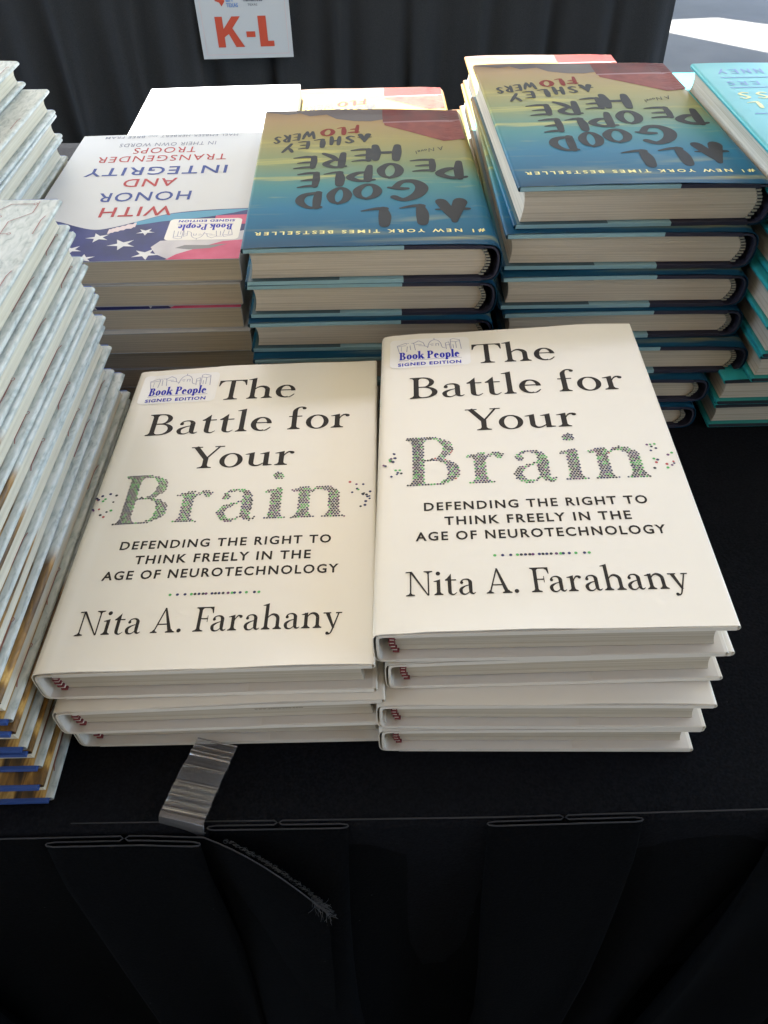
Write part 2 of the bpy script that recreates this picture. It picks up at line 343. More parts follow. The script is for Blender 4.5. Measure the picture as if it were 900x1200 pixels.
BRUSH = {  # hand-painted capitals, stroke centre lines in a unit box with widths
 'A': [[(.50, 1.0, .10), (.42, .6, .20), (.20, .0, .26)], [(.46, .98, .08), (.62, .55, .20), (.86, .02, .22)], [(-.05, .36, .08), (.4, .40, .11), (1.05, .42, .05)]],
 'L': [[(.22, 1.02, .22), (.20, .5, .26), (.26, .04, .16)], [(.18, .06, .16), (.55, .06, .12), (1.08, .18, .05)]],
 'G': [[(.92, .86, .14), (.62, 1.0, .13), (.22, .76, .20), (.06, .36, .22), (.28, .05, .16), (.66, .06, .12), (.88, .36, .13)], [(.50, .42, .08), (.75, .42, .12), (1.08, .36, .07)]],
 'O': [[(.55, 1.0, .10), (.20, .80, .18), (.07, .42, .21), (.25, .06, .15), (.62, .04, .14), (.92, .42, .20), (.82, .84, .15), (.50, .99, .08)]],
 'D': [[(.20, 1.0, .17), (.20, .5, .20), (.18, .02, .17)], [(.02, .98, .10), (.55, .98, .13), (.94, .60, .20), (.78, .18, .18), (.10, .02, .11)]],
 'P': [[(.24, .98, .17), (.22, .5, .19), (.16, .0, .13)], [(-.02, .92, .09), (.55, .99, .13), (.96, .76, .18), (.66, .48, .14), (.22, .42, .07)]],
 'E': [[(.16, .98, .15), (.12, .5, .18), (.14, .04, .15)], [(.10, .95, .12), (.55, .95, .12), (1.0, 1.03, .06)], [(.12, .52, .12), (.5, .53, .12), (.86, .58, .06)], [(.10, .06, .14), (.55, .05, .13), (1.08, .14, .06)]],
 'H': [[(.16, 1.02, .16), (.13, .5, .20), (.10, .0, .15)], [(.10, .47, .10), (.5, .50, .13), (.92, .53, .10)], [(.86, 1.0, .15), (.84, .5, .20), (.88, .0, .15)]],
 'R': [[(.20, .98, .16), (.17, .5, .18), (.13, .0, .14)], [(.0, .94, .09), (.5, 1.0, .12), (.88, .78, .17), (.60, .52, .12), (.22, .46, .08)], [(.38, .50, .12), (.65, .22, .17), (1.02, .0, .11)]],
 'S': [[(.92, .86, .12), (.55, 1.0, .13), (.18, .78, .17), (.48, .52, .17), (.82, .27, .17), (.48, .03, .14), (.04, .12, .10)]],
 'Y': [[(.06, 1.0, .15), (.24, .72, .17), (.50, .50, .14)], [(.98, 1.02, .12), (.62, .55, .17), (.24, .0, .14)]],
 'F': [[(.24, 1.0, .16), (.20, .5, .18), (.14, .0, .13)], [(.02, .94, .12), (.55, .95, .14), (1.05, 1.0, .08)], [(.18, .52, .10), (.5, .53, .13), (.84, .57, .07)]],
 'W': [[(.02, 1.0, .12), (.12, .5, .15), (.24, .04, .13)], [(.24, .05, .10), (.38, .45, .13), (.50, .74, .10)], [(.50, .74, .10), (.62, .35, .14), (.72, .04, .12)], [(.72, .05, .10), (.88, .5, .15), (1.0, 1.02, .11)]],
 'N': [[(.12, 1.0, .15), (.10, .0, .15)], [(.12, .95, .15), (.5, .5, .17), (.88, .04, .15)], [(.9, 1.0, .14), (.88, .0, .14)]],
 'U': [[(.1, 1.0, .15), (.12, .4, .17), (.45, .03, .15), (.84, .35, .17), (.9, 1.0, .14)]]}
def brush(c, x0, x1, y0, y1, sh=0, wk=1):
    out = []
    w_, h_ = x1 - x0, y1 - y0
    for st in BRUSH[c]:
        k = min(w_, h_) if w_ > .4 * h_ else w_
        pts = [(x0 + (.06 + .88 * px + sh * py) * w_, y0 + (.09 + .82 * py) * h_, pw * wk * (w_ * .5 + h_ * .5)) for px, py, pw in st]
        out += path(pts, 6)
        for (px, py, pw) in (pts[0], pts[-1]): out.append(ell(px, py, pw * .47, pw * .5, 0, 330, 12))
    return out
def fit(polys, x0, y0, x1, y1, cap, ref=None):
    """put text on a base line from (x0,y0) to (x1,y1) with capital height cap"""
    xs = [p[0] for q in polys for p in q]; a, b = min(xs), max(xs)
    hh = ref if ref else max(p[1] for q in polys for p in q)
    dx, dy = x1 - x0, y1 - y0; l = sqrt(dx * dx + dy * dy); ux, uy = dx / l, dy / l
    k = l / (b - a); v = cap / hh
    return [[(x0 + (px - a) * k * ux - py * v * uy, y0 + (px - a) * k * uy + py * v * ux) for px, py in q] for q in polys]
def area(q): return sum(q[i - 1][0] * q[i][1] - q[i][0] * q[i - 1][1] for i in range(len(q))) / 2
def decal(name, polys, surf, mats, parent, lift=.00012, mi=None, maxlen=.008, step=.0000008):
    V, Fc, idx = [], [], []
    for k, q in enumerate(polys):
        if area(q) < 0: q = q[::-1]
        n = len(V)
        V += [(x, y, lift + step * (k % 40)) for x, y in q]
        if len(q) <= 4: f = [tuple(range(n, n + len(q)))]
        else: f = [tuple(n + i for i in tri) for tri in tessellate_polygon([[Vector((x, y, 0)) for x, y in q]])]
        for ff in f:
            a = [V[i][:2] for i in ff]
            Fc.append(ff if area(a) > 0 else ff[::-1]); idx.append(mi[k] if mi else 0)
    bm = bmesh.new(); vs_ = [bm.verts.new(v) for v in V]
    for f, i_ in zip(Fc, idx):
        try: bm.faces.new([vs_[j] for j in f]).material_index = i_
        except ValueError: pass
    for _ in range(7):      # follow the bend of the cover closely
        le = [e for e in bm.edges if e.calc_length() > maxlen]
        if not le: break
        bmesh.ops.subdivide_edges(bm, edges=le, cuts=1); bmesh.ops.triangulate(bm, faces=[f for f in bm.faces if len(f.verts) > 4])
    for v in bm.verts: v.co.z += surf(v.co.x, v.co.y)
    me = bpy.data.meshes.new(name); bm.to_mesh(me); bm.free()
    return link(name, me, mats, parent, 0)
def inside(q, x, y):
    c = False
    for i in range(len(q)):
        x1, y1 = q[i - 1]; x2, y2 = q[i]
        if (y1 > y) != (y2 > y) and x < (x2 - x1) * (y - y1) / (y2 - y1) + x1: c = not c
    return c
def disc(x, y, r, n=8): return [(x + r * cos(2 * pi * i / n), y + r * sin(2 * pi * i / n)) for i in range(n)]
def line(pts, wd):
    out = []
    for a, b_ in zip(pts, pts[1:]):
        dx, dy = b_[0] - a[0], b_[1] - a[1]; l = sqrt(dx * dx + dy * dy) or 1
        ox, oy = -dy / l * wd / 2, dx / l * wd / 2
        out.append([(a[0] + ox, a[1] + oy), (a[0] - ox, a[1] - oy), (b_[0] - ox, b_[1] - oy), (b_[0] + ox, b_[1] + oy)])
    return out
def arc(cx, cy, rx, ry, a0, a1, n=14): return ell(cx, cy, rx, ry, a0, a1, n)

# ------------------------------------------------------------------ books
def hardcover(name, label, cat, group, w_, h_, t_, loc, rot, st, wedge=0.0, detail=True, seed=0, belly=0.0008):
    rd = random.Random(seed)
    A = [rd.uniform(-1, 1) for _ in range(8)]
    bt, jt = st.get('bt', .0024), .0004
    ov, oy = st.get('ov', .0045), st.get('oy', .0035)
    xs, xe = -w_ / 2, w_ / 2 - .0013
    rt = root(name, label, cat, loc, rot, group)
    def D(x, y, z):
        u, v = 2 * x / w_, 2 * y / h_
        bb = wedge * x + belly * (.6 - .6 * u * u) + .0004 * A[0] * u * v + .0005 * A[1] * v * v
        g = max(-1, min(1, (x - xs - .012) / .007)); bb -= .00018 * (1 + cos(pi * g))
        return bb * z / t_
    def DJ(x, y, z):     # the loose paper jacket lifts and ripples a little at its head and tail edges
        v = abs(2 * y / h_); e = max(0, v - .9) / .1
        rip = st.get('ripple', .0004) * e * (1 + sin(x * 46 + A[2] * 6 + (3 if y > 0 else 0)) + .4 * sin(x * 120 + A[3] * 5)) * (1 if z > t_ * .5 else .0)
        return D(x, y, z) + rip * max(0, 1 - max(0, (abs(2 * x / w_) - .8) / .2))
    sp = st.get('spine', .0035); sq = st.get('square', .75)
    # jacket: flap, round the fore-edge, front, spine, back, fore-edge, flap
    zt, zb = t_, 0.0
    P, mi_seg = [], []
    fl = st.get('flap', .06)
    P += [(xe - fl, zt - bt - 2.2 * jt), (xe - fl * .5, zt - bt - 2.2 * jt), (xe - .007, zt - bt - 2.2 * jt), (xe - .001, zt - bt - 2.2 * jt)]; nflap = len(P)
    rr = (bt + 2.2 * jt) / 2
    P += [(xe + rr * sin(a) * st.get('roll', .8), zt - rr - rr * cos(a)) for a in lin(.5, pi - .3, 6)]
    P += [(x, zt) for x in lin(xe - .001, xs + .013, 14)] + [(xs + .0105, zt), (xs + .0085, zt), (xs + .007, zt - .0001)]
    nsp = 11
    P += [(xs + .006 - (sp + .0045) * abs(sin(a)) ** sq, zt / 2 + (zt / 2 - .0003) * (abs(cos(a)) ** (sq + .05)) * (1 if cos(a) > 0 else -1)) for a in lin(.12, pi - .12, nsp)]
    P += [(xs + .007, zb + .0002), (xs + .0105, zb + .0001)] + [(x, zb) for x in lin(xs + .013, xe - .001, 10)]
    P += [(xe + rr * sin(a) * st.get('roll', .8), zb + rr - rr * cos(a)) for a in lin(.3, pi - .5, 6)]
    n2 = len(P)
    P += [(xe - .001, zb + bt + 2.2 * jt), (xe - .007, zb + bt + 2.2 * jt), (xe - fl * .5, zb + bt + 2.2 * jt), (xe - fl, zb + bt + 2.2 * jt)]
    hj = h_ - st.get('jin', .0008)
    ys = [-hj / 2, -hj * .475, -hj * .45, -hj * .42] + lin(-hj * .36, hj * .36, 7) + [hj * .42, hj * .45, hj * .475, hj / 2]
    V, Fc, seg = sheet(P, ys, jt, DJ)
    mi = [1 if (s < nflap - 1 or s >= n2) else 0 for s in seg]
    jk = mesh('jacket', V, Fc, [MT[st['jacket']], MT[st['flapm']]], rt, mi, 38)
    # boards
    V, Fc, mi = [], [], []
    split = st.get('split')
    def slab(x0, x1, z0, z1, k):
        nn = 10; n0 = len(V); ysb = lin(-h_ / 2, h_ / 2, 6)
        for x in lin(x0, x1, nn):
            for y in ysb:
                for z in (z0, z1): V.append((x, y, z + D(x, y, z)))
        def id(i, j, q): return n0 + (i * 6 + j) * 2 + q
        for i in range(nn - 1):
            mm = 1 if (split is not None and lin(x0, x1, nn)[i] < xs + split) else 0
            for j in range(5):
                Fc.append((id(i, j, 1), id(i + 1, j, 1), id(i + 1, j + 1, 1), id(i, j + 1, 1))); Fc.append((id(i, j, 0), id(i, j + 1, 0), id(i + 1, j + 1, 0), id(i + 1, j, 0))); mi.extend([mm, mm])
            Fc.append((id(i, 0, 0), id(i + 1, 0, 0), id(i + 1, 0, 1), id(i, 0, 1))); Fc.append((id(i, 5, 1), id(i + 1, 5, 1), id(i + 1, 5, 0), id(i, 5, 0))); mi.extend([mm, mm])
        for i in (0, nn - 1):
            for j in range(5):
                q = (id(i, j, 0), id(i, j, 1), id(i, j + 1, 1), id(i, j + 1, 0)); Fc.append(q if i == 0 else q[::-1]); mi.append(1 if i == 0 and split is not None else 0)
    slab(xs + .0095, xe - .0003, t_ - jt * 1.3 - bt, t_ - jt * 1.3, 0)
    slab(xs + .0095, xe - .0003, jt * 1.3, jt * 1.3 + bt, 0)
    Ps = [(xs + .0105, t_ - .0012), (xs + .0075, t_ - .0011)] + [(xs + .007 - (sp + .0040) * abs(sin(a)) ** sq, t_ / 2 + (t_ / 2 - .0012) * (abs(cos(a)) ** (sq + .05)) * (1 if cos(a) > 0 else -1)) for a in lin(.14, pi - .14, 9)] + [(xs + .0075, .0011), (xs + .0105, .0012)]
    V2, F2, s2 = sheet(Ps, lin(-h_ / 2, h_ / 2, 6), .0012, D)
    n0 = len(V); V += V2; Fc += [tuple(i + n0 for i in f) for f in F2]; mi += [1 if split is not None else 0] * len(F2)
    mesh('cover_boards', V, Fc, [MT[st['board']], MT[st.get('board2', st['board'])]], rt, mi, 38)
    # pages: rounded spine, slightly hollow fore-edge
    pz0, pz1 = bt + 2.9 * jt, t_ - bt - 2.9 * jt
    nx, nz = 9, 7
    V, Fc = [], []
    hy = h_ / 2 - oy
    xa, xb = xs + .0085, w_ / 2 - ov
    for j, y in enumerate(lin(-hy, hy, 7)):
        for k, z in enumerate(lin(pz0, pz1, nz)):
            q = sin(pi * k / (nz - 1))
            x0 = xa - sp * .9 * q; x1 = xb - .0014 * q + A[4] * .0006 * (k / (nz - 1) - .5)
            for i in range(nx):
                x = x0 + (x1 - x0) * i / (nx - 1); V.append((x, y, z + D(x, y, z)))
    def pid(j, k, i): return (j * nz + k) * nx + i
    for j in (0, 6):
        for k in range(nz - 1):
            for i in range(nx - 1):
                q = (pid(j, k, i), pid(j, k, i + 1), pid(j, k + 1, i + 1), pid(j, k + 1, i)); Fc.append(q if j == 0 else q[::-1])
    for j in range(6):
        for k in range(nz - 1):
            Fc.append((pid(j, k, nx - 1), pid(j + 1, k, nx - 1), pid(j + 1, k + 1, nx - 1), pid(j, k + 1, nx - 1)))
            Fc.append((pid(j + 1, k, 0), pid(j, k, 0), pid(j, k + 1, 0), pid(j + 1, k + 1, 0)))
        for i in range(nx - 1):
            Fc.append((pid(j, nz - 1, i), pid(j, nz - 1, i + 1), pid(j + 1, nz - 1, i + 1), pid(j + 1, nz - 1, i)))
            Fc.append((pid(j + 1, 0, i), pid(j + 1, 0, i + 1), pid(j, 0, i + 1), pid(j, 0, i)))
    mesh('page_block', V, Fc, MT[st['pages']], rt, None, 38)
    # striped head and tail bands sewn at the spine ends of the pages
    if st.get('bands'):
        for sy in (-1, 1):
            V, Fc, mi = [], [], []
            nb = st.get('nband', 9)
            for q in range(nb):
                for half in (0, 1):
                    f0, f1 = (q + .5 * half) / nb, (q + .5 * half + .5) / nb
                    z0, z1 = pz0 + (pz1 - pz0) * f0, pz0 + (pz1 - pz0) * f1
                    qq = sin(pi * (f0 + f1) / 2)
                    x = xa - sp * .9 * qq + .0012; wd = .0010 if half else .0015
                    n0 = len(V); sl = .0004
                    yy0, yy1 = sy * (hy - .001), sy * (hy + (.0014 if half else .0018))
                    for (a_, b_, c_) in ((x - wd, yy0, z0), (x + wd, yy0, z0), (x + wd, yy1, z0 + sl), (x - wd, yy1, z0 + sl), (x - wd, yy0, z1), (x + wd, yy0, z1), (x + wd, yy1, z1 + sl), (x - wd, yy1, z1 + sl)): V.append((a_, b_, c_ + D(a_, b_, c_)))
                    for f in ((3, 2, 1, 0), (4, 5, 6, 7), (0, 1, 5, 4), (1, 2, 6, 5), (2, 3, 7, 6), (3, 0, 4, 7)): Fc.append(tuple(n0 + i for i in f)); mi.append(half)
            mesh('headband', V, Fc, [MT[st['bands'][0]], MT[st['bands'][1]]], rt, mi, 30)
    surf = lambda x, y: t_ + DJ(x, y, t_)
    return rt, surf, D

def paperback(name, label, cat, group, w_, h_, t_, loc, rot, coverm, pages, seed=0, curl=.0012):
    rd = random.Random(seed); A = [rd.uniform(-1, 1) for _ in range(6)]
    ct = .0005
    rt = root(name, label, cat, loc, rot, group)
    def D(x, y, z):
        u, v = 2 * x / w_, 2 * y / h_
        return (z / t_) * (curl * .35 * (1 - u * u) + .0004 * A[0] * u + .0004 * A[1] * v * v)
    xs, xe = -w_ / 2, w_ / 2
    P = [(x, t_) for x in lin(xe, xs + .0012, 14)] + [(xs + .0002, t_ - .0004), (xs, t_ - .0014), (xs, t_ / 2), (xs, .0014), (xs + .0002, .0004)] + [(x, 0) for x in lin(xs + .0012, xe, 14)]
    V, Fc, seg = sheet(P, lin(-h_ / 2, h_ / 2, 12), ct, D)
    mesh('cover', V, Fc, MT[coverm], rt, None, 40)
    V, Fc = [], []
    nx, nz = 12, 4
    for y in lin(-h_ / 2 + .0004, h_ / 2 - .0004, 7):
        for z in lin(ct + .00006, t_ - ct - .00006, nz):
            for x in lin(xs + ct + .0001, xe - .0005, nx): V.append((x, y, z + D(x, y, z)))
    def pid(j, k, i): return (j * nz + k) * nx + i
    for j in (0, 6):
        for k in range(nz - 1):
            for i in range(nx - 1):
                q = (pid(j, k, i), pid(j, k, i + 1), pid(j, k + 1, i + 1), pid(j, k + 1, i)); Fc.append(q if j == 0 else q[::-1])
    for j in range(6):
        for k in range(nz - 1):
            Fc.append((pid(j, k, nx - 1), pid(j + 1, k, nx - 1), pid(j + 1, k + 1, nx - 1), pid(j, k + 1, nx - 1)))
            Fc.append((pid(j + 1, k, 0), pid(j, k, 0), pid(j, k + 1, 0), pid(j + 1, k + 1, 0)))
        for i in range(nx - 1):
            Fc.append((pid(j, nz - 1, i), pid(j, nz - 1, i + 1), pid(j + 1, nz - 1, i + 1), pid(j + 1, nz - 1, i)))
            Fc.append((pid(j + 1, 0, i), pid(j + 1, 0, i + 1), pid(j, 0, i + 1), pid(j, 0, i)))
    mesh('page_block', V, Fc, MT[pages], rt, None, 40)
    return rt, lambda x, y: t_ + D(x, y, t_)

ORD = ['topmost', 'second from the top', 'third from the top', 'fourth from the top', 'fifth from the top', 'sixth from the top', 'seventh from the top', 'eighth from the top', 'ninth from the top', 'lowest']

mm = .001
def sticker(parent, surf, x0, x1, y0, y1):
    """white store sticker with rounded corners: skyline over two lines of blue lettering"""
    r = .0035; q = []
    for cx, cy, a in ((x1 - r, y1 - r, 0), (x0 + r, y1 - r, 90), (x0 + r, y0 + r, 180), (x1 - r, y0 + r, 270)): q += ell(cx, cy, r, r, a, a + 90, 6)
    # gridded so that it follows the bend of the cover
    s = decal('sticker', [q], lambda x, y: surf(x, y), MT['sticker'], parent, .00016)
    W_, H_ = x1 - x0, y1 - y0
    X_ = lambda u: x0 + u * W_
    Y_ = lambda v: y0 + v * H_
    decal('sticker_lettering', fit(serif('Book People', .25, .09, .015), X_(.12), Y_(.285), X_(.865), Y_(.285), .225 * H_ * 1.25, 1.05), surf, MT['ink_blue'], s, .00024)
    decal('sticker_small_lettering', fit(sans('SIGNED EDITION', .034, 1.15), X_(.10), Y_(.065), X_(.88), Y_(.065), .105 * H_), surf, MT['ink_blue'], s, .00024)
    wd = .00042; P = []
    def S(pts): P.extend(line([(X_(u), Y_(v)) for u, v in pts], wd))
    S([(.12, .52), (.09, .80), (.20, .88), (.22, .80), (.10, .78)]); S([(.22, .80), (.21, .56)]); S([(.145, .76), (.145, .6)]); S([(.22, .86), (.30, .86), (.32, .60)]); S([(.25, .82), (.26, .62)]); S([(.29, .84), (.36, .93), (.42, .86), (.44, .74)])
    S([(.32, .80), (.40, .80)]); S([(.36, .76), (.43, .74), (.48, .70)])
    S([(.47, .66)] + [(.565 + .085 * cos(R(a)), .70 + .24 * sin(R(a))) for a in lin(180, 0, 12)] + [(.665, .64), (.70, .62)]); S([(.56, .94), (.56, 1.0)]); S([(.50, .78), (.55, .80)]); S([(.52, .74), (.55, .75)]); S([(.58, .72), (.58, .80), (.615, .80), (.615, .72)])
    S([(.71, .58), (.70, .80), (.745, .84), (.76, .58)]); S([(.70, .72), (.76, .74)]); S([(.77, .56), (.765, .92), (.80, .95), (.88, .90), (.895, .56)]); S([(.765, .86), (.83, .83), (.88, .86)]); S([(.83, .83), (.835, .60)]); S([(.795, .74), (.80, .60)]); S([(.11, .255), (.89, .255)])
    decal('skyline_drawing', P, surf, MT['ink_sticker_line'], s, .00021)
    return s

def cream_lettering(rt, surf, seed):
    rd = random.Random(seed)
    T = lambda s, x0, y0, x1, y1, cap, W=.138, Tn=.046, ref=1.0: fit(serif(s, W, Tn), x0 * mm, y0 * mm, x1 * mm, y1 * mm, cap * mm, ref)
    P = T('The', -23, 82, 27.5, 82, 20.5) + T('Battle for', -62, 50, 63, 50, 20.5) + T('Your', -30.5, 18.3, 31.5, 18.3, 19)
    decal('title_lettering', P, surf, MT['ink_black'], rt)
    P = []
    for s, a, b_, y in (('DEFENDING THE RIGHT TO', -55.5, 56, -42.8), ('THINK FREELY IN THE', -45.5, 46, -53.2), ('AGE OF NEUROTECHNOLOGY', -60, 60.6, -63.2)):
        P += fit(sans(s, .022, 1.22), a * mm, y * mm, b_ * mm, y * mm, 5.7 * mm)
    decal('subtitle_lettering', P, surf, MT['ink_black'], rt)
    decal('author_lettering', T('Nita A. Farahany', -65, -97, 63.5, -97, 14.5, .128, .048), surf, MT['ink_black'], rt)
    # the last title word, built of coloured dots
    br = fit(serif('Brain', .150, .036, .05), -64.5 * mm, -24.5 * mm, 62.5 * mm, -24.5 * mm, 38.5 * mm, 1.0)
    bb = [(min(p[0] for p in q), max(p[0] for p in q), min(p[1] for p in q), max(p[1] for p in q)) for q in br]
    D_, mi = [], []
    cols = ['dot_black', 'dot_navy', 'dot_green', 'dot_plum', 'dot_red']
    def hit(x, y): return any(a <= x <= b_ and c <= y <= d and inside(q, x, y) for q, (a, b_, c, d) in zip(br, bb))
    dmin = .00120; grid = {}; seeds = []; row = 0; y = -25 * mm
    while y < 16 * mm:
        x = -66 * mm + (.00078 if row % 2 else 0)
        while x < 64 * mm: seeds.append((x + rd.uniform(-.0001, .0001), y + rd.uniform(-.0001, .0001))); x += .00156
        y += .00134; row += 1
    seeds = [p for p in seeds if hit(*p)]
    ar = [abs(area(q)) for q in br]
    for q in [None] * len(seeds) + rd.choices(range(len(br)), ar, k=16000):
        if q is None: x, y = seeds.pop()
        else:
            a, b_, c, d = bb[q]; x, y = rd.uniform(a, b_), rd.uniform(c, d)
            if not inside(br[q], x, y): continue
        gx, gy = int(x // dmin), int(y // dmin)
        if any((x - p[0]) ** 2 + (y - p[1]) ** 2 < dmin * dmin for i in (-1, 0, 1) for k in (-1, 0, 1) for p in grid.get((gx + i, gy + k), ())): continue
        grid.setdefault((gx, gy), []).append((x, y))
        edge = sum(hit(x + e, y + f) for e, f in ((.0006, 0), (-.0006, 0), (0, .0006), (0, -.0006)))
        D_.append(disc(x, y, .00066 if edge >= 3 else .00058, 8)); c = rd.random()
        mi.append((2 if c < .25 else 3 if c < .35 else 1 if c < .60 else 0) if edge >= 3 else (2 if c < .10 else 3 if c < .20 else 1 if c < .42 else 4 if c < .45 else 0))
    for side in (-1, 1):
        for _ in range(17):
            f = rd.random()
            x = side * (65.5 + f * 12.5) * mm + (0 if side < 0 else -.001); y = (-8 + rd.uniform(-12, 12) * (1 - .35 * f)) * mm
            D_.append(disc(x, y, rd.uniform(.00062, .00088), 9)); mi.append(rd.choice([0, 1, 1, 2, 3, 4]))
    decal('dotted_lettering', D_, surf, [MT[c] for c in cols], rt, mi=mi)
    # a row of dots under the subtitle
    D_, mi = [], []
    for u, c in ((-22.5, 2), (-18.8, 1), (-15, 1), (-11.8, 2), (-10, 0), (-8, 1), (-6, 0), (-4.5, 3), (-1.5, 1), (.2, 0), (2, 1), (4, 0), (6.5, 3), (8.5, 2), (9.7, 1), (12.5, 1), (15.6, 2), (19.6, 1), (21.8, 2)):
        D_.append(disc(u * mm, -74.2 * mm, .0008, 9)); mi.append(c)
    decal('dot_ornament', D_, surf, [MT[c] for c in cols], rt, mi=mi)

# ---- structure -----------------------------------------------------
def struct(o): o['kind'] = 'structure'; return o
V, Fc = [], []; box(V, Fc, -40, 40, -40, 60, -.80, -.74)
struct(mesh('floor', V, Fc, MT['floor'], None, None, 0))
def roof(poly, z0, name='unseen_tent_roof', m='tent'):
    V = [(x, y, z0) for x, y in poly] + [(x, y, z0 + .004) for x, y in poly]; n = len(poly)
    Fc = [tuple(range(n))[::-1], tuple(range(n, 2 * n))] + [(i, (i + 1) % n, n + (i + 1) % n, n + i) for i in range(n)]
    return struct(mesh(name, V, Fc, MT[m], None, None, 0))
ZR = 1.75
V, Fc = [], []; box(V, Fc, -3, 3, -1.66, -1.60, -.74, ZR); struct(mesh('light_blocker_wall', V, Fc, MT['blocker_dark'], None, None, 0))  # unseen blocker added behind the camera to keep sky light off the front faces
def shade_y(y, z): return y + (ZR - z) * cos(SUN_AZ) * cos(SUN_EL) / sin(SUN_EL)
def shade_x(x, z): return x + (ZR - z) * sin(SUN_AZ) * cos(SUN_EL) / sin(SUN_EL)
roof([(-3, .15), (3, .15), (3, shade_y(.765, .1)), (-3, shade_y(.765, .1))], ZR)  # unseen canopy over the books, rear edge set where the sunlight should begin
roof([(-3, -1.6), (3, -1.6), (3, .15), (-3, .15)], ZR, m='tent_dimmed')  # unseen panel added to dim the light on faces towards the camera
zf = -.74
FP = lambda x, y: (shade_x(x, zf), shade_y(y, zf))
roof([(-3.5, shade_y(1.14, .1)), (3.0, shade_y(1.14, .1)), FP(2.9, 3.10), FP(1.95, 3.80), FP(1.40, 4.33), FP(-3.5, 4.4)], ZR)  # unseen rear canopies, gap shaped to cast the sun patches on books and floor
roof([FP(-3.5, 4.5), FP(1.40, 4.5), FP(1.75, 4.53), FP(2.05, 4.32), FP(2.9, 3.9), (4.6, 10), (-4.5, 10)], ZR)

# ---- our table -------------------------------------------------------
EDGE = .1555
tb = root('display_table', 'folding table hidden under the black cloth that carries the stacks of books', 'table', (0, .6, -.74))
V, Fc = [], []; box(V, Fc, -.90, .90, -.44, .42, .715, .7365); mesh('tabletop', V, Fc, MT['wood'], tb, None, 0)
for sx in (-.8, .8):
    for sy in (-.36, .34):
        V, Fc = [], []; box(V, Fc, sx - .015, sx + .015, sy - .015, sy + .015, 0, .715); mesh('leg', V, Fc, MT['steel'], tb, None, 0)
# cloth over the top: flat, rounded over the front edge and hanging
def edge_y(x): return EDGE + .0008 * sin(x * 9) + .0009 * (1 - min(1, abs(x) / .25))
rd = random.Random(3)
xs_ = lin(-.93, .93, 150); prof = []
prof = [(y, 0.0) for y in lin(1.03, .18, 26)]
V = []; NP = 0
for x in xs_:
    e = edge_y(x) - .004; row = [(1.035, -.25), (1.034, -.10), (1.03, -.008), (1.022, -.0006)]
    row += [(y, .0) for y in lin(1.0, e + .03, 30)] + [(e + .012, -.0002)] + [(e + .006 - .006 * sin(a), -.006 + .006 * cos(a) - .0002) for a in lin(.25, pi / 2, 6)] + [(e - .001 + .004 * sin(x * 31) * (k / 8), -.006 - .03 * k) for k in range(1, 9)]
    NP = len(row)
    for k, (y, z) in enumerate(row):
        dz = .00035 * sin(x * 21 + y * 13) * sin(y * 17 - x * 5) * (1 if 4 <= k < 34 else 0) - .0004
        V.append((x, y, z + dz))
Fc = []
for i in range(len(xs_) - 1):
    for k in range(NP - 1): Fc.append((i * NP + k, i * NP + k + 1, (i + 1) * NP + k + 1, (i + 1) * NP + k))
tc_ = mesh('tablecloth', V, Fc, MT['black_cloth'], None, None, 60)
tag(tc_, 'plain black cloth stretched over the table top beneath all the books', 'tablecloth')

# ---- skirt -----------------------------------------------------------
def skirt_path(x0, x1, pleats, y0, dy):
    """plan line of the skirt's top edge, box pleats folded flat: (x, y, layer)"""
    P = []; x = x0; r_ = .0014
    for c, hw in pleats:
        P += [(a, y0, 0) for a in lin(x, c - .002, 10)]
        P += [(c - .0005, y0 - dy * .5, .5), (c - .002, y0 - dy, 1)]
        P += [(a, y0 - dy, 1) for a in lin(c - .006, c - hw + .004, 6)]
        P += [(c - hw + .0005, y0 - dy * 1.25, 1.25), (c - hw, y0 - dy * 1.5, 1.5), (c - hw + .0008, y0 - dy * 1.8, 1.8)]
        P += [(a, y0 - dy * 2, 2) for a in lin(c - hw + .004, c + hw - .004, 12)]
        P += [(c + hw - .0008, y0 - dy * 1.8, 1.8), (c + hw, y0 - dy * 1.5, 1.5), (c + hw - .0005, y0 - dy * 1.25, 1.25)]
        P += [(a, y0 - dy, 1) for a in lin(c + hw - .004, c + .006, 6)]
        P += [(c + .002, y0 - dy, 1), (c + .0005, y0 - dy * .5, .5)]
        x = c + .002
    P += [(a, y0, 0) for a in lin(x, x1, 14)]
    return P
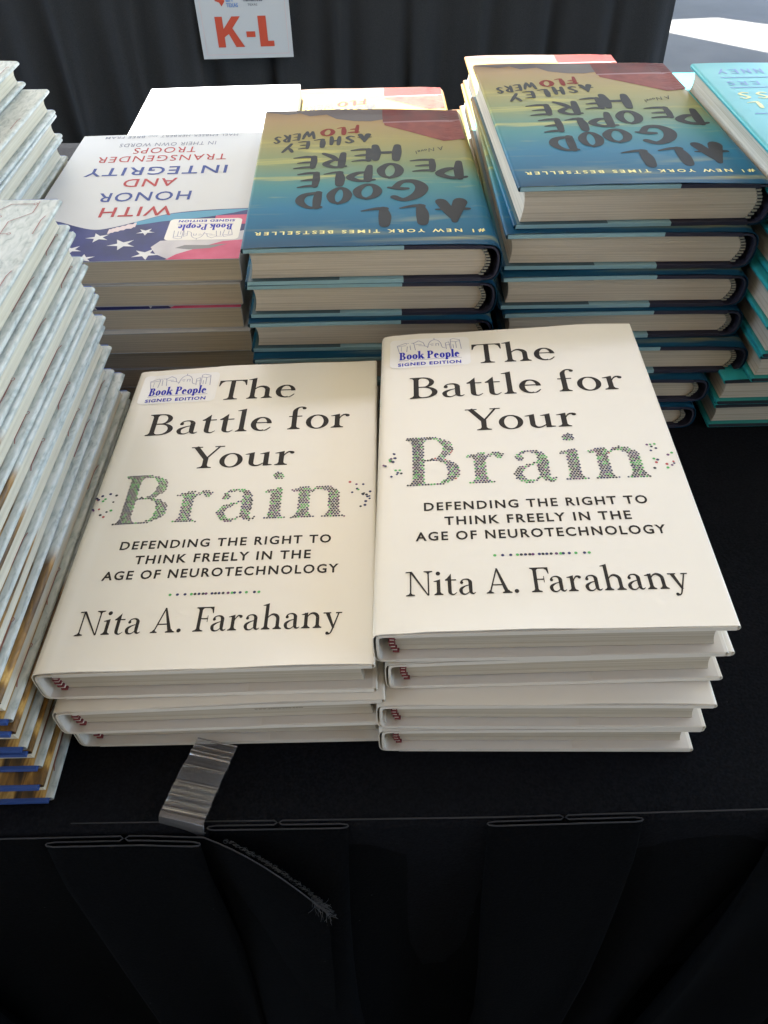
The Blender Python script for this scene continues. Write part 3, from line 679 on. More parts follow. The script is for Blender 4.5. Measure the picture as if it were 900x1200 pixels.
def make_skirt(name, P, drop, seed, parent, topz, wav=lambda x: 0, hem=True, thick=.0009, endcurl=None):
    rd = random.Random(seed); ph = [rd.uniform(0, 6) for _ in range(4)]
    zs = [0, .0015, .004, .01, .02, .035, .06, .09, .13, .19, .28, .40, .55, drop]
    V, Fc = [], []; nz = len(zs)
    for i, (x, y, l) in enumerate(P):
        for k, d in enumerate(zs):
            tz = topz(x)
            s = min(1, d / .25)
            yy = y + wav(x) - (.9 * d * .02) - s * (.012 * l) - s * (.012 * sin(x * 34 + ph[0]) + .008 * sin(x * 61 + ph[1] + d * 3)) - .004 * min(1, d / .03)
            xx = x + s * .010 * sin(x * 23 + ph[2] + d * 5)
            V.append((xx, yy, tz - d * (drop + tz) / drop if False else tz - d))
    for i in range(len(P) - 1):
        for k in range(nz - 1): Fc.append((i * nz + k, i * nz + k + 1, (i + 1) * nz + k + 1, (i + 1) * nz + k))
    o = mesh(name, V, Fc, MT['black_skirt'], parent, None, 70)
    # stitched top binding with caught light painted in as lighter grey
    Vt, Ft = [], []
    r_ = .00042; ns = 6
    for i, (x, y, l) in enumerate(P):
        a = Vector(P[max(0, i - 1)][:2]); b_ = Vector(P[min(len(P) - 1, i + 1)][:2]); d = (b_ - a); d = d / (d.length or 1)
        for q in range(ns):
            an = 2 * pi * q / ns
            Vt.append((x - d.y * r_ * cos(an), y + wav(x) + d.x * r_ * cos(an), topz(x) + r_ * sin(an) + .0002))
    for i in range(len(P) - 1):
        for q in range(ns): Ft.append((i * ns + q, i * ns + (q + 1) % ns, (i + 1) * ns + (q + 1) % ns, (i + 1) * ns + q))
    mesh('top_binding', Vt, Ft, MT['skirt_edge_lit'], o, None, 60)
    return o
P = skirt_path(-.155, .95, [(-.0545, .034), (.0838, .0375), (.225, .038), (.37, .038), (.51, .038), (.66, .038), (.80, .038)], .1568, .0021)
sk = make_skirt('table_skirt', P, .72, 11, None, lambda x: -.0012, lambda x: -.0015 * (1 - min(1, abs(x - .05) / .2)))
tag(sk, 'black pleated skirt hanging from the front edge of the table', 'table skirt')
# the loose end of the next skirt length, drooping away from the edge
def droop(x):
    u = max(0, (x + .088) / .055); return -.0025 - .048 * u ** 2.0
def lean(x): return -.0018 - .0205 * max(0, (x + .09) / .057) - .0015 * max(0, min(1, (x + .12) / .03))
P = skirt_path(-.95, -.0325, [(-.85, .03), (-.62, .034), (-.42, .034), (-.275, .034), (-.128, .037)], .1525, .0022)
P = [p for p in P]
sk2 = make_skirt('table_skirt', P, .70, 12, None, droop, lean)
tag(sk2, 'loose black skirt length drooping from the table edge with fuzzy hook tape', 'table skirt')
# hook tape with frayed loops along the drooping end
V, Fc = [], []; rd = random.Random(5)
def tube(pts, r_, V, Fc, ns=5):
    n0 = len(V)
    for i, p in enumerate(pts):
        a = Vector(pts[max(0, i - 1)]); b_ = Vector(pts[min(len(pts) - 1, i + 1)]); d = (b_ - a).normalized()
        u = d.cross(Vector((.3, .2, 1))).normalized(); v = d.cross(u)
        for q in range(ns):
            an = 2 * pi * q / ns; c = Vector(p) + u * r_ * cos(an) + v * r_ * sin(an); V.append(tuple(c))
    for i in range(len(pts) - 1):
        for q in range(ns): Fc.append((n0 + i * ns + q, n0 + i * ns + (q + 1) % ns, n0 + (i + 1) * ns + (q + 1) % ns, n0 + (i + 1) * ns + q))
def endp(x): return Vector((x, .1525 + lean(x) + .0006, droop(x)))
for i in range(260):
    u = rd.random() ** .7; x = -.080 + .047 * u
    c = endp(x) + Vector((rd.uniform(-.001, .001), .0015, rd.uniform(.0005, .0035 + .002 * u)))
    r_ = rd.uniform(.0004, .0011); a0 = rd.uniform(0, 6); tl = rd.uniform(-.6, .6)
    pts = [c + Vector((r_ * cos(a0 + a), r_ * sin(a0 + a) * tl, r_ * sin(a0 + a))) for a in lin(0, 4.5, 6)]
    tube(pts, .00010, V, Fc, 3)
for i in range(70):      # frayed tuft hanging from the corner
    c = endp(-.0345 + rd.uniform(-.006, .002)) + Vector((0, rd.uniform(-.001, .001), rd.uniform(-.003, .003)))
    p = c; pts = [c]; d = Vector((rd.uniform(-.1, .9), rd.uniform(-.4, .1), rd.uniform(-1, -.1))).normalized()
    for k in range(5):
        d = (d + Vector((rd.uniform(-.5, .5), rd.uniform(-.4, .4), rd.uniform(-.6, .3)))).normalized(); p = p + d * rd.uniform(.0007, .0018); pts.append(p)
    tube(pts, .00011, V, Fc, 3)
mesh('hook_tape', V, Fc, MT['hook_tape'], sk2, None, 60)

# ---- clear plastic clip --------------------------------------------------
c0, c1, c2, c3 = Vector((-.0985, .198, 0)), Vector((-.0775, .1925, 0)), Vector((-.0885, .1555, 0)), Vector((-.1105, .1605, 0))
cl = root('skirt_clip', 'clear ribbed plastic clip bent over the black table edge', 'clip', (c3.x, c3.y, 0))
V, Fc = [], []; nu, nv = 8, 120
base = Vector((c3.x, c3.y, 0))
_r = random.Random(31); RIBS = [(_r.random(), _r.choice([.006, .009, .014, .03]), _r.uniform(-.0006, .0007)) for _ in range(34)]
def clip_pt(u, v, top):
    a = c0.lerp(c1, u); b_ = c3.lerp(c2, u); p = a.lerp(b_, v)
    zz = .0048 + .0014 * sin(pi * v) + sum(a * math.exp(-((v - c) / w_) ** 2) for c, w_, a in RIBS)
    if abs(v - .33) < .09 or abs(v - .62) < .04: zz -= .0008
    return Vector((p.x, p.y, zz - (0 if top else .0012))) - base
for top in (1, 0):
    for v in lin(0, 1, nv):
        for u in lin(0, 1, nu): V.append(tuple(clip_pt(u, v, top)))
def q_(t_, j, i): return (0 if t_ else nu * nv) + j * nu + i
for j in range(nv - 1):
    for i in range(nu - 1):
        Fc.append((q_(1, j, i), q_(1, j + 1, i), q_(1, j + 1, i + 1), q_(1, j, i + 1))); Fc.append((q_(0, j, i), q_(0, j, i + 1), q_(0, j + 1, i + 1), q_(0, j + 1, i)))
    for i in (0, nu - 1):
        f = (q_(1, j, i), q_(0, j, i), q_(0, j + 1, i), q_(1, j + 1, i)); Fc.append(f if i else f[::-1])
for j in (0, nv - 1):
    for i in range(nu - 1):
        f = (q_(1, j, i), q_(1, j, i + 1), q_(0, j, i + 1), q_(0, j, i)); Fc.append(f if j else f[::-1])
mesh('ribbed_plate', V, Fc, MT['plastic'], cl, None, 30)
V, Fc = [], []
dn = (c3 - c0).normalized()
for k, (du, dz) in enumerate(((0, .0052), (.0022, .0040), (.0034, .001), (.0040, -.006), (.0044, -.012))):
    for s_ in (0, 1):
        for u in lin(0, 1, 14):
            p = c3.lerp(c2, u) + dn * (du + (.0011 if s_ else 0)); tee = .0009 * (1 if int(u * 13) % 2 else 0) * (1 if k > 2 else 0)
            V.append(tuple(Vector((p.x, p.y, dz + tee)) - base))
n_ = 14
for k in range(4):
    for i in range(n_ - 1):
        a = k * 2 * n_; b_ = (k + 1) * 2 * n_
        Fc.append((a + n_ + i, a + n_ + i + 1, b_ + n_ + i + 1, b_ + n_ + i)); Fc.append((a + i, b_ + i, b_ + i + 1, a + i + 1))
    for i in (0, n_ - 1):
        a = k * 2 * n_ + i; b_ = (k + 1) * 2 * n_ + i; f = (a, a + n_, b_ + n_, b_); Fc.append(f if i else f[::-1])
mesh('hooked_lip', V, Fc, MT['plastic'], cl, None, 30)

# ---- books ---------------------------------------------------------------
CREAM = dict(jacket='cream_jacket', flapm='cream_flap', board='white_board', pages='page_white', bands=('band_red', 'band_white'), nband=6, spine=.0022, square=.42, ripple=.0005, oy=.0048, ov=.006)
SKY = dict(jacket='sky_jacket', flapm='blue_flap', board='light_blue_board', board2='navy_board', split=.057, pages='page_cream', bands=('band_beige', 'band_dark'), nband=9, spine=.0045, ripple=.0003)
TEAL = dict(jacket='teal_jacket', flapm='teal_flap', board='teal_board', pages='page_white', spine=.003, ripple=.0002, ov=.003)
MAPS = dict(jacket='map_jacket', flapm='map_flap', board='blue_board', pages='page_pale', spine=.003, ripple=.0002, ov=.0034, oy=.0055, bt=.0025, jin=.0036, roll=1.25)

def stack(kind, w_, h_, rows, wedge, flip, namef, build):
    """rows from the table up: (thickness, cx, cy, angle); returns the books, lowest first"""
    z, tilt, out = 0.0, 0.0, []
    for i, (t_, cx, cy, th) in enumerate(rows):
        out.append(build(i, len(rows), t_, (cx, cy, z), (0, -tilt, R(th) + (pi if flip else 0)), wedge))
        z += t_ + .0005; tilt += wedge
    return out
def hard_stack(st, w_, h_, rows, wedge, flip, name, cat, group, labelf, seed, belly=.0008):
    return stack(None, w_, h_, rows, wedge, flip, None, lambda i, n, t_, loc, rot, wd: hardcover(name, labelf(i, n), cat, group, w_, h_, t_, loc, rot, st, wd, seed=seed * 100 + i, belly=belly))
def order(i, n): return ORD[n - 1 - i] if i else 'lowest'

# front right stack
def lab(i, n): return 'cream hardcover with black title and store sticker, top of right front stack' if i == n - 1 else f'cream hardcover, {order(i, n)} of four in the right front stack'
t1 = .0227
FR = hard_stack(CREAM, .159, .236, [(t1, .078, .306, -1.5), (t1, .0787, .306, -2.07), (t1, .0807, .3165, -.7), (t1, .078, .3155, -1.86)], .0134, False, 'hardcover_book', 'book', 'cream hardcovers at the front of the table', lab, 1)
def lab(i, n): return 'cream hardcover with black title and store sticker, top of left front stack' if i == n - 1 else f'cream hardcover, {order(i, n)} of three in the left front stack'
FL = hard_stack(CREAM, .159, .236, [(t1, -.0795, .314, -.1), (t1, -.081, .3095, .2), (t1, -.0828, .3146, -.75)], .0125, False, 'hardcover_book', 'book', 'cream hardcovers at the front of the table', lab, 2)
rt, surf, D = FL[1]      # tiny web address on the turned-up jacket edge of the second book
Pw = fit(sans('www.stmartins.com', 0, 1.2), .0155, .0105, .0390, .0108, .0012)
Vw, Fw = [], []
for q in Pw:
    n0 = len(Vw); Vw += [(x, -.118 + .0048 - .00012, z_) for x, z_ in q]
    Fw += [tuple(n0 + i for i in range(len(q)))]
mesh('edge_lettering', Vw, Fw, MT['ink_black'], rt, None, 0)
for k, S_ in enumerate((FR, FL)):
    rt, surf, D = S_[-1]
    cream_lettering(rt, surf, 40 + k)
    sticker(rt, surf, -74.3 * mm, -24 * mm, 81.5 * mm, 112 * mm)

# the dusk-sky hardcovers, seen upside down
def sky_art(rt, surf, full=True):
    lp = lambda pts: [(a * mm, b_ * mm) for a, b_ in pts]
    decal('hill_print', [lp([(80, -119), (80, -116), (62, -110), (52, -113), (44, -106), (30, -109), (22, -99), (8, -94), (-6, -93), (-17, -97), (-17, -119)])], surf, MT['hill'], rt, .00006)
    decal('barn_print', [lp([(-16.5, -119), (-16, -104), (-16, -91), (-79.5, -97), (-79.5, -119)]), lp([(-17, -90), (-17, -84), (-62, -51), (-79.5, -56), (-79.5, -96)]), lp([(-16, -91.5), (-16, -89), (-79.5, -93), (-79.5, -97)])], surf, [MT['barn_roof'], MT['barn_wall'], MT['barn_trim']], rt, .00008, [0, 1, 2], step=.00001)
    P = []
    if full:
        for c, a, b_, y0, y1 in (('A', -69, -46, 54, 91), ('L', -41, -22, 60, 92), ('L', -16, 4, 64, 94), ('G', -42, -16, 20, 58), ('O', -10, 9, 27, 55), ('O', 11.5, 27, 32, 62), ('D', 30, 48, 38, 67),
            ('P', -74, -52, -14, 22), ('E', -53, -34, -17, 9), ('O', -27, -9, -9, 21), ('P', -7, 13, -6, 26), ('L', 15, 30, 4, 31), ('E', 33, 49, 4, 34), ('H', -29, -4, -44, -12), ('E', -6, 10, -38, -10), ('R', 13, 32, -30, 1), ('E', 35, 53, -25, 1)):
            P += brush(c, a * mm, b_ * mm, y0 * mm, y1 * mm, .04, 1.32)
        decal('title_lettering', P, surf, MT['ink_grey'], rt, .00013)
        P, mi = [], []
        for c, a, b_, y0, y1, k in (('A', -6, 5, -66, -48, 0), ('S', 7, 15, -63, -46, 0), ('H', 18, 27, -62, -43, 0), ('L', 30, 39, -58, -39, 0), ('E', 42, 51, -54, -36, 0), ('Y', 54, 63, -49, -30, 0),
            ('F', 3, 12, -86, -67, 1), ('L', 14, 21, -82, -64, 1), ('O', 23, 34, -78, -61, 1), ('W', 38, 48, -74, -56, 0), ('E', 50, 56, -70, -53, 0), ('R', 57.5, 63, -67, -50, 0), ('S', 65, 70.5, -64, -48, 0)):
            q = brush(c, a * mm, b_ * mm, y0 * mm, y1 * mm, .05, 1.3); P += q; mi += [k] * len(q)
        decal('author_lettering', P, surf, [MT['ink_grey'], MT['ink_red']], rt, .00013, mi)
        P = fit(sans('#1 NEW YORK TIMES BESTSELLER', .02, 1.45), -75 * mm, 98.6 * mm, 74 * mm, 98.2 * mm, 4.4 * mm)
        decal('banner_lettering', P, surf, MT['ink_yellow'], rt, .00013)
        P = []
        for a, pts in enumerate(([(0, 0), (2.2, 8), (4.6, .5)], [(1, 3.4), (4, 3.6)], [(8.5, .5), (9, 7.6), (13, 1), (13.6, 8.2)], [(15.2, 2.4), (16.6, 4.6), (18, 2.6), (16.4, 1.2), (15.2, 2.6)], [(18.6, 5), (19.6, 1.6), (21, 5.2)], [(22, 3.4), (24, 4), (23.4, 5.2), (22, 4), (22.6, 2), (24.4, 2.6)], [(25.4, 9), (25.8, 2.4)])):
            P += line([((-60 + x * .82) * mm, (-40 + x * .28 + y * .9) * mm) for x, y in pts], .0006)
        decal('tag_lettering', P, surf, MT['ink_grey'], rt, .00013)
MT['hill'] = mat('hill_ink', (.075, .055, .055), .5, .12)
MT['barn_roof'] = jacket_mat('barn_roof_ink', (.13, .016, .014), (.08, .015, .015), .5, 60, .06)
MT['barn_wall'] = jacket_mat('barn_wall_ink', (.22, .048, .036), (.14, .022, .02), .5, 90, .06)
MT['barn_trim'] = mat('barn_trim_ink', (.24, .12, .13), .5, .08)
W_S, H_S = .163, .24
def lab(i, n): return 'blue-green hardcover with grey brush lettering, topmost of the middle stack' if i == n - 1 else f'blue-green hardcover with pale pages, {order(i, n)} of the middle stack'
B1 = hard_stack(SKY, W_S, H_S, [(.0202, -.0075, .568, .6), (.0210, -.0085, .568, .2), (.0215, -.008, .567, .9), (.0225, -.008, .575, .3), (.0245, -.0075, .581, .5), (.0255, -.0081, .580, 1.3)], .003, True, 'hardcover_book', 'book', 'blue-green hardcovers in the middle stack', lab, 3, .0012)
sky_art(*B1[-1][:2])
def lab(i, n): return 'blue-green hardcover with grey brush lettering, topmost of the tall stack' if i == n - 1 else f'blue-green hardcover with pale pages, {order(i, n)} of the tall stack'
B2 = hard_stack(SKY, W_S, H_S, [(.0202, .144, .561, 0), (.0202, .150, .566, -.4), (.0222, .1725, .5725, -.3), (.0212, .1645, .583, .3), (.0238, .1625, .587, 0), (.0248, .164, .595, -.2), (.0276, .1665, .603, 1.3)], .0025, True, 'hardcover_book', 'book', 'blue-green hardcovers in the tall stack', lab, 4, .0012)
sky_art(*B2[-1][:2])
def lab(i, n): return f'sunlit hardcover, {order(i, n)}, behind the middle blue-green stack'
Ab1 = hard_stack(SKY, W_S, H_S, [(.0262, -.004, .823, 1), (.0262, -.006, .82, 0), (.0262, -.005, .822, .6)], .002, True, 'hardcover_book', 'book', 'sunlit hardcovers behind the middle stack', lab, 5, .0012)
sky_art(*Ab1[-1][:2], full=True)
def lab(i, n): return f'sunlit hardcover, {order(i, n)}, behind the tall blue-green stack'
Ab2 = hard_stack(SKY, W_S, H_S, [(.0262, .172, .832, 0), (.0262, .170, .829, .8), (.0262, .178, .83, 0), (.0262, .1815, .83, .6)], .002, True, 'hardcover_book', 'book', 'sunlit hardcovers behind the tall stack', lab, 6, .0012)
sky_art(*Ab2[-1][:2], full=True)

# teal hardcovers at the right edge
def lab(i, n): return 'teal hardcover with blue and yellow lettering, top of the right-hand teal stack' if i == n - 1 else f'teal hardcover, {order(i, n)} of the tall teal stack'
tt = .0214
rows = [(tt, .2395 + .0825, .561, 0), (tt, .2385 + .0825, .5600, .3), (tt, .2555 + .0825, .556, 0), (tt, .2560 + .0825, .553, -.4), (tt, .250 + .0825, .553, .3), (tt, .2555 + .0825, .554, 0), (tt, .2575 + .0825, .552, .4), (tt, .2480 + .0825, .552, .2)]
TL = hard_stack(TEAL, .165, .24, rows, .0015, True, 'hardcover_book', 'book', 'teal hardcovers in the right-hand stack', lab, 7, .001)
def teal_art(rt, surf):
    P, mi = [], []
    def put(s, x1, y, cap, wd, k):
        x = x1 - wd * len(s)
        for c in s: q = brush(c, (x + .1 * wd) * mm, (x + .85 * wd) * mm, y * mm, (y + cap) * mm, .05, 1.1); P.extend(q); mi.extend([k] * len(q)); x += wd
    put('NNEY', 70, -106, 12, 9.5, 0); put('ERS', 71, -78, 9, 9, 0); put('ESS', 72, -55, 15, 13, 1); put('FUL', 70, -36, 14, 13, 1); put('L', 66, 2, 30, 22, 0)
    for (a, b_, y) in ((20, 70, -86), (20, 70, -64), (10, 70, -12)): q = line([(a * mm, y * mm), (b_ * mm, y * mm)], .0016); P.extend(q); mi.extend([0] * len(q))
    decal('cover_lettering', P, surf, [MT['teal_ink_blue'], MT['teal_ink_yellow']], rt, .00013, mi)
MT['teal_ink_blue'] = mat('teal_ink_blue', (.05, .16, .42), .4)
MT['teal_ink_yellow'] = mat('teal_ink_yellow', (.62, .60, .22), .4)
teal_art(*TL[-1][:2])
def lab(i, n): return f'sunlit teal hardcover, {order(i, n)}, behind the tall teal stack'
TR = hard_stack(TEAL, .165, .24, [(tt, .353, .823, 0), (tt, .351, .826, .5), (tt, .352, .822, 0), (tt, .352, .824, .2)], .0012, True, 'hardcover_book', 'book', 'sunlit teal hardcovers at the back', lab, 8, .001)
teal_art(*TR[-1][:2])

# white paperbacks
def lab(i, n): return 'white paperback with red-blue title and starry flag, top of its stack' if i == n - 1 else f'paperback with tan pages, {order(i, n)} of the front paperback stack'
WP, HP = .160, .227
z = 0; PB = []
rows = [(.0162, -.1745, .598, .3), (.0158, -.1735, .596, -.2), (.0158, -.173, .597, .1), (.0160, -.173, .592, .4), (.0160, -.177, .5965, .2), (.0158, -.1745, .600, -.3), (.0162, -.1742, .602, .3)]
for i, (t_, cx, cy, th) in enumerate(rows):
    PB.append(paperback('paperback_book', lab(i, 7), 'book', 'white paperbacks in the front stack', WP, HP, t_, (cx, cy, z), (0, 0, pi + R(th)), 'white_cover', 'page_tan', 300 + i)); z += t_ + .0008
def honor_art(rt, surf, stick=True):
    T = lambda s, x0, y0, x1, y1, cap, off=.010, sp_=1.14: fit(sans(s, off, sp_), x0 * mm, y0 * mm, x1 * mm, y1 * mm, cap * mm)
    lp = lambda pts: [(a * mm, b_ * mm) for a, b_ in pts]
    x0, x1 = -79.6, 79.6; yT = 113.2
    curve = cr([(-79.6, 36.5, 0), (-60, 37.5, 0), (-40, 39.5, 0), (-20, 44, 0), (0, 55, 0), (15, 63, 0), (28, 66.5, 0), (42, 61, 0), (60, 51, 0), (79.6, 46, 0)], 4); cv = [(a, b_) for a, b_, c in curve]
    def band(off0, off1, a, b_):
        q = [(x, y + off0) for x, y in cv if a <= x <= b_]; return q + [(x, y + off1) for x, y in cv[::-1] if a <= x <= b_]
    decal('flag_field', [lp(cv + [(79.6, yT), (-79.6, yT)])], surf, MT['flag_navy'], rt, .00006)
    def strip(top, bot, a, b_, n=16): return [lp([(x, top(x)), (x2, top(x2)), (x2, bot(x2)), (x, bot(x))]) for x, x2 in zip(lin(a, b_, n), lin(a, b_, n)[1:])]
    P, mi = [], []
    def add(ps, k):
        P.extend(ps); mi.extend([k] * len(ps))
    yc = lambda x: min((abs(x - a), b_) for a, b_ in cv)[1]
    add(strip(lambda x: yc(x) + 1.2, lambda x: yc(x) + 2 + (12 - 12 * abs((x + 38) / 42) ** 2) * .75 + (x + 80) * .04, -79, 2), 0)          # light blue stripe
    add(strip(lambda x: yc(x) + 2, lambda x: yc(x) + 9, 0, 18), 3)                                                                    # pale stripe
    add(strip(lambda x: 47 + (x + 79) * .06, lambda x: 62 + (x + 79) * .1, -79.4, -56, 8), 1)                                            # pink stripe
    add([lp([(-79.5, 86), (-66, 88), (-50, 97), (-36, 106), (-30, yT), (-79.5, yT)])], 1)
    add([lp([(-79.5, 72), (-60, 78), (-40, 84), (-22, 86), (-17, 95), (-22, 105), (-31, 112), (-36, 106), (-50, 97), (-66, 88), (-79.5, 86)])], 2)
    add([lp([(-70, 92), (-55, 93.5), (-40, 93), (-34, 97), (-44, 99.5), (-58, 98)])], 4)
    add([lp([(-79.5, 108), (-66, 106), (-52, 110), (-46, yT), (-79.5, yT)])], 5)
    decal('flag_stripes', P, surf, [MT['flag_blue'], MT['flag_pink'], MT['flag_grey'], MT['flag_pale'], MT['flag_shade'], MT['flag_crimson']], rt, .00008, mi, step=.000002)
    P = []
    for cx, cy, r_, a0 in ((4, 90, 10.5, 82), (-15, 105, 10, 100), (23, 79, 9, 75), (38, 96, 8.5, 88), (56, 84, 8, 70), (-9, 72, 7, 95), (26, 109, 8, 60), (62, 104, 8, 85), (47, 71, 6, 80)):
        pts = []
        for k in range(10):
            rr = r_ if k % 2 == 0 else r_ * .36; a = R(a0 + k * 36); x, y = cx + rr * cos(a), cy + rr * .8 * sin(a)
            pts.append((max(-79, min(79, x)), min(113, max(y, yc(x) + 1))))
        for k in range(10): P.append(lp([(cx, cy), pts[k], pts[(k + 1) % 10]]))
    decal('flag_stars', P, surf, MT['flag_star'], rt, .00018)
    decal('title_red_lettering', T('WITH', -22, 30.5, 31, 31.5, 15.5) + T('AND', -17, -19.5, 24.5, -19, 14.5) + T('TRANSGENDER', -50.5, -66.5, 56, -65, 12, 0) + T('TROOPS', -23, -83, 29.5, -82.5, 12, 0), surf, MT['honor_red'], rt)
    decal('title_blue_lettering', T('HONOR', -32, 5, 38.5, 6, 15.5) + T('INTEGRITY', -54, -43, 60, -41.5, 15.5), surf, MT['honor_blue'], rt)
    decal('small_lettering', T('IN THEIR OWN WORDS', -38, -94, 44, -93, 7.5, 0) + T('MAEL EMBSER-HERBERT', -55, -110.5, 12, -110.2, 5.0, 0) + T('BREE FRAM', 26, -110, 60, -109.8, 5.0, .006) + T('AND', 15, -110.2, 23, -110.1, 3.5, 0), surf, MT['honor_grey'], rt)
    if stick: sticker(rt, surf, -76 * mm, -24 * mm, 53 * mm, 85.5 * mm)
MT['flag_navy'] = jacket_mat('flag_navy_ink', (.014, .020, .11), (.028, .04, .20), .35, 40, .15)
MT['flag_blue'] = mat('flag_blue_ink', (.08, .30, .48), .4, .15)
MT['flag_pink'] = jacket_mat('flag_pink_ink', (.62, .12, .24), (.52, .06, .15), .35, 50, .15)
MT['flag_crimson'] = jacket_mat('flag_crimson_ink', (.48, .05, .13), (.58, .10, .20), .35, 50, .15)
MT['flag_grey'] = jacket_mat('flag_grey_ink', (.46, .45, .50), (.64, .62, .66), .35, 40, .15)
MT['flag_shade'] = mat('flag_shade_ink', (.16, .16, .19), .35)
MT['flag_pale'] = mat('flag_pale_ink', (.66, .55, .58), .35)
MT['flag_star'] = jacket_mat('flag_star_ink', (.62, .64, .68), (.74, .75, .77), .35, 120, .15)
honor_art(*PB[-1]); honor_art(*PB[-3], stick=False)
z = 0
for i in range(6):
    o, sf = paperback('paperback_book', f'white paperback in sun, {order(i, 6)} of the rear paperback stack', 'book', 'white paperbacks in the rear stack', WP, HP, .0148, (-.157 + random.uniform(-.002, .002), .80 + random.uniform(-.002, .002), z), (0, 0, pi + R(random.uniform(-.5, .8))), 'white_cover', 'page_tan', 400 + i); z += .0156

# pale map-jacket hardcovers at the left edge
def circuits(rt, surf, D, t_, top, seed):
    rd = random.Random(seed); P = []
    xr = .165 / 2
    def poly(pts): P.extend(line(pts, .0005))
    def node(x, y): P.extend(ring(x, y, .0011, .0014, .0004, .0004, 0, 360, 12))
    for y0 in ((-.112, -.045, .02, .085) if top else rd.sample((-.105, -.06, -.02, .03, .08), 3)):
        y = y0 + rd.uniform(-.006, .006); a = xr - .0020; b_ = xr - .0031
        k = rd.random()
        if k < .5: poly([(a, y), (b_, y + .004), (b_, y + .022)]); node(b_ + .0002, y + .0232)
        elif k < .8: poly([(b_, y), (b_, y + .016), (a, y + .021)])
        else: poly([(b_, y), (b_, y + .03), (a, y + .034)])
    if top:
        for y0, x0 in ((.115, .07), (.10, .055), (.08, .066), (.06, .04)):
            y = y0; poly([(x0, y), (x0 - .012, y), (x0 - .02, y - .012), (x0 - .02, y - .035), (x0 - .008, y - .046)]); node(x0 + .001, y); node(x0 - .007, y - .047)
        poly([(xr - .010, .118), (xr - .010, .104), (xr - .020, .094), (xr - .020, .060)])
    decal('circuit_lines', P, surf, MT['circuit'], rt, .00022)
    if not top: return
WM, HM = .165, .245
t_m = .0182
rows = [(-.168, -.1665, .2885), (-.168, -.168, .2965), (-.1678, -.169, .2970), (-.1680, -.1700, .3010), (-.1735, -.172, .2985), (-.1700, -.1715, .2985), (-.1698, -.1705, .3030), (-.1714, -.171, .3040), (-.1732, -.1715, .3050), (-.176, -.1735, .3065)]
rows = [(t_m, (a + b_) / 2 - WM / 2, cy, math.degrees((b_ - a) / HM)) for a, b_, cy in rows]
def lab(i, n): return f'pale marbled hardcover, {order(i, n)} of the stack at the left edge'
M1 = hard_stack(MAPS, WM, HM, rows, 0, False, 'hardcover_book', 'book', 'pale marbled hardcovers in the left edge stack', lab, 9, .0005)
for i, (rt, surf, D) in enumerate(M1):
    if i == 9: circuits(rt, surf, D, t_m, True, 700 + i)
    # the same printed lines on the turned-in lower edge, seen below the pages
    circuits(rt, lambda x, y: MAPS['bt'] + 2.2 * .0004 + .0001, D, t_m, False, 800 + i)
def lab(i, n): return f'pale hardcover, {order(i, n)}, behind the left edge stack'
rows = [(t_m, -.345, .562, 0)] * 6 + [(t_m, -.343, .560, 0), (t_m, -.3405, .557, .3), (t_m, -.3405, .556, 0), (t_m, -.360, .564, .3)]
M2 = hard_stack(MAPS, WM, .235, rows, 0, False, 'hardcover_book', 'book', 'pale marbled hardcovers behind the left edge stack', lab, 10, .0005)
for i, (rt, surf, D) in enumerate(M2[-4:]): circuits(rt, surf, D, t_m, False, 900 + i)

# ---- table behind with its drape and sign -----------------------------
YB = 2.70
bt_ = root('back_table', 'long table behind the books covered by a black drape', 'table', (-.55, YB + .40, -.74))
V, Fc = [], []; box(V, Fc, -1.4, 1.44, -.38, .38, .70, .738); mesh('tabletop', V, Fc, MT['wood'], bt_, None, 0)
for sx in (-1.3, 1.3):
    for sy in (-.3, .3):
        V, Fc = [], []; box(V, Fc, sx - .015, sx + .015, sy - .015, sy + .015, 0, .70); mesh('leg', V, Fc, MT['steel'], bt_, None, 0)
V, Fc = [], []; rd = random.Random(21)
xe_ = .895
pts = [(x, YB) for x in lin(-2.05, xe_, 260)] + [(xe_ + .012 * sin(a), YB + .02 - .02 * cos(a)) for a in lin(.3, 1.5, 5)] + [(xe_ + .015, y) for y in lin(YB + .05, YB + .8, 40)]
NZ = 12
for i, (x, y) in enumerate(pts):
    s_ = x + (y - YB)
    for k in range(NZ):
        d = k / (NZ - 1); f = .25 + .75 * d
        o_ = f * (.024 * sin(s_ * 41 + 1.5 * sin(s_ * 5)) + .014 * sin(s_ * 73 + 2 + d) + .010 * sin(s_ * 19))
        V.append((x + (f * .02 * sin(s_ * 30) if i < 262 else o_), y - (o_ if i < 262 else 0) - .02 * d, -.004 - d * .72))
for i in range(len(pts) - 1):
    for k in range(NZ - 1): Fc.append((i * NZ + k, i * NZ + k + 1, (i + 1) * NZ + k + 1, (i + 1) * NZ + k))
n0 = len(V); V += [(-2.05, YB, -.001), (xe_ + .01, YB, -.001), (xe_ + .01, YB + .8, -.001), (-2.05, YB + .8, -.001)]; Fc.append((n0, n0 + 1, n0 + 2, n0 + 3))
dr = mesh('table_drape', V, Fc, MT['back_cloth'], None, None, 60)
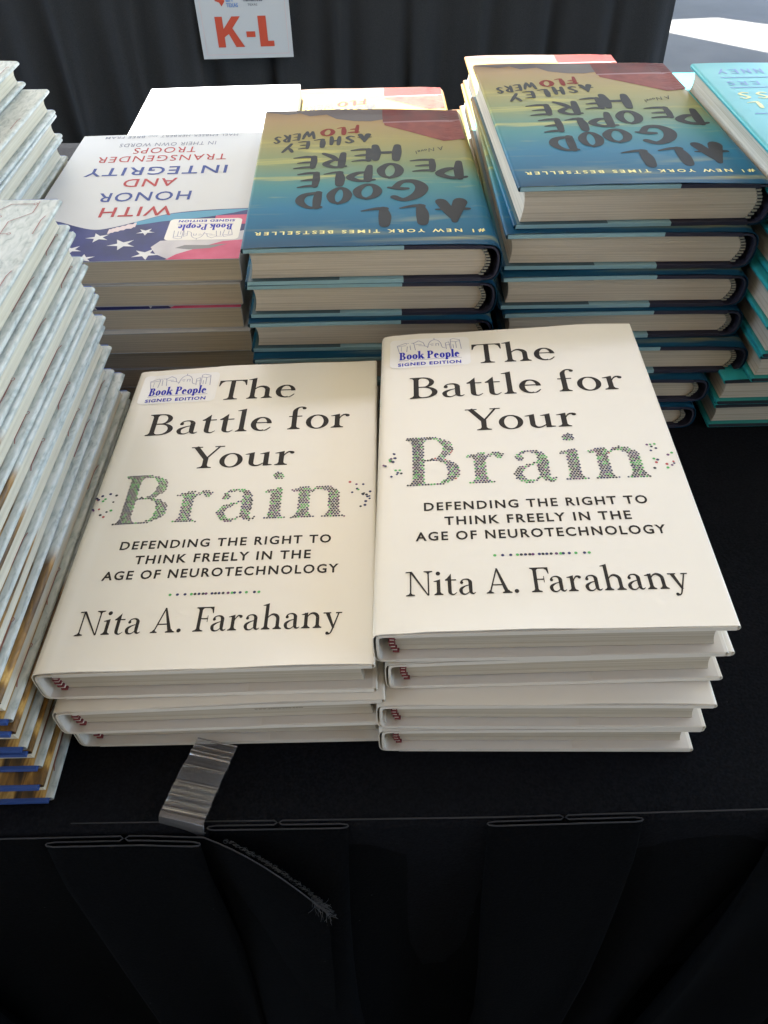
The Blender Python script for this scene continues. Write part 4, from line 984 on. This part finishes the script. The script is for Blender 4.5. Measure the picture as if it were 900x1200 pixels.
tag(dr, 'black pleated drape on the table behind, with the letter sign pinned to it', 'drape')
sg = root('letter_sign', 'white paper sign with red letters K-L on the black drape', 'sign', (-.380, YB - .052, -.358), (R(2), 0, R(1)))
SW, SH = .272, .216
V, Fc = [], []; box(V, Fc, -SW / 2, SW / 2, 0, .0012, 0, SH); mesh('paper', V, Fc, MT['sign_paper'], sg, None, 0)
def sdecal(name, polys, m, off):
    V, Fc = [], []
    for q in polys:
        if area(q) < 0: q = q[::-1]
        n = len(V); V += [(x, -off - .00002 * (n % 97), z_) for x, z_ in q]
        if len(q) <= 4: Fc.append(tuple(range(n, n + len(q))))
        else: Fc += [tuple(n + i for i in tri) for tri in tessellate_polygon([[Vector((x, z_, 0)) for x, z_ in q]])]
    return mesh(name, V, Fc, m, sg, None, 0)
kx = lambda pts: [[(a * mm, b_ * mm) for a, b_ in pts]]
L_ = bx(-80 * mm, -58 * mm, 31 * mm, 112 * mm) + kx([(-58, 58), (-58, 80), (-30, 112), (-5, 112), (-45, 66)]) + kx([(-50, 78), (-37, 90), (-1, 31), (-27, 31)]) + bx(8 * mm, 34 * mm, 57 * mm, 72 * mm) + bx(46 * mm, 70 * mm, 31 * mm, 112 * mm) + bx(46 * mm, 88 * mm, 31 * mm, 46 * mm)
L_ = [[(x - .006, z_) for x, z_ in q] for q in L_]
sdecal('letters', L_, MT['sign_red'], .0006)
sdecal('border_line', bx(-.124, .124, .0105, .012) + bx(-.124, -.1228, .012, .205) + bx(.1228, .124, .012, .205), MT['sign_pink'], .0004)
sdecal('red_emblem', kx([(-72, 168), (-62, 176), (-52, 166), (-50, 150), (-60, 138), (-66, 148), (-78, 152)]), MT['sign_red'], .0006)
sdecal('blue_lettering', fit(sans('LIT', .02), -.046, .150, -.022, .150, .020) + fit(sans('TEXAS', .02), -.046, .136, -.012, .136, .010), MT['sign_blue'], .0006)
sdecal('dark_lettering', fit(sans('humanities', .02), .006, .150, .060, .150, .016) + fit(sans('TEXAS', 0), .016, .138, .044, .138, .006), MT['sign_dark'], .0006)
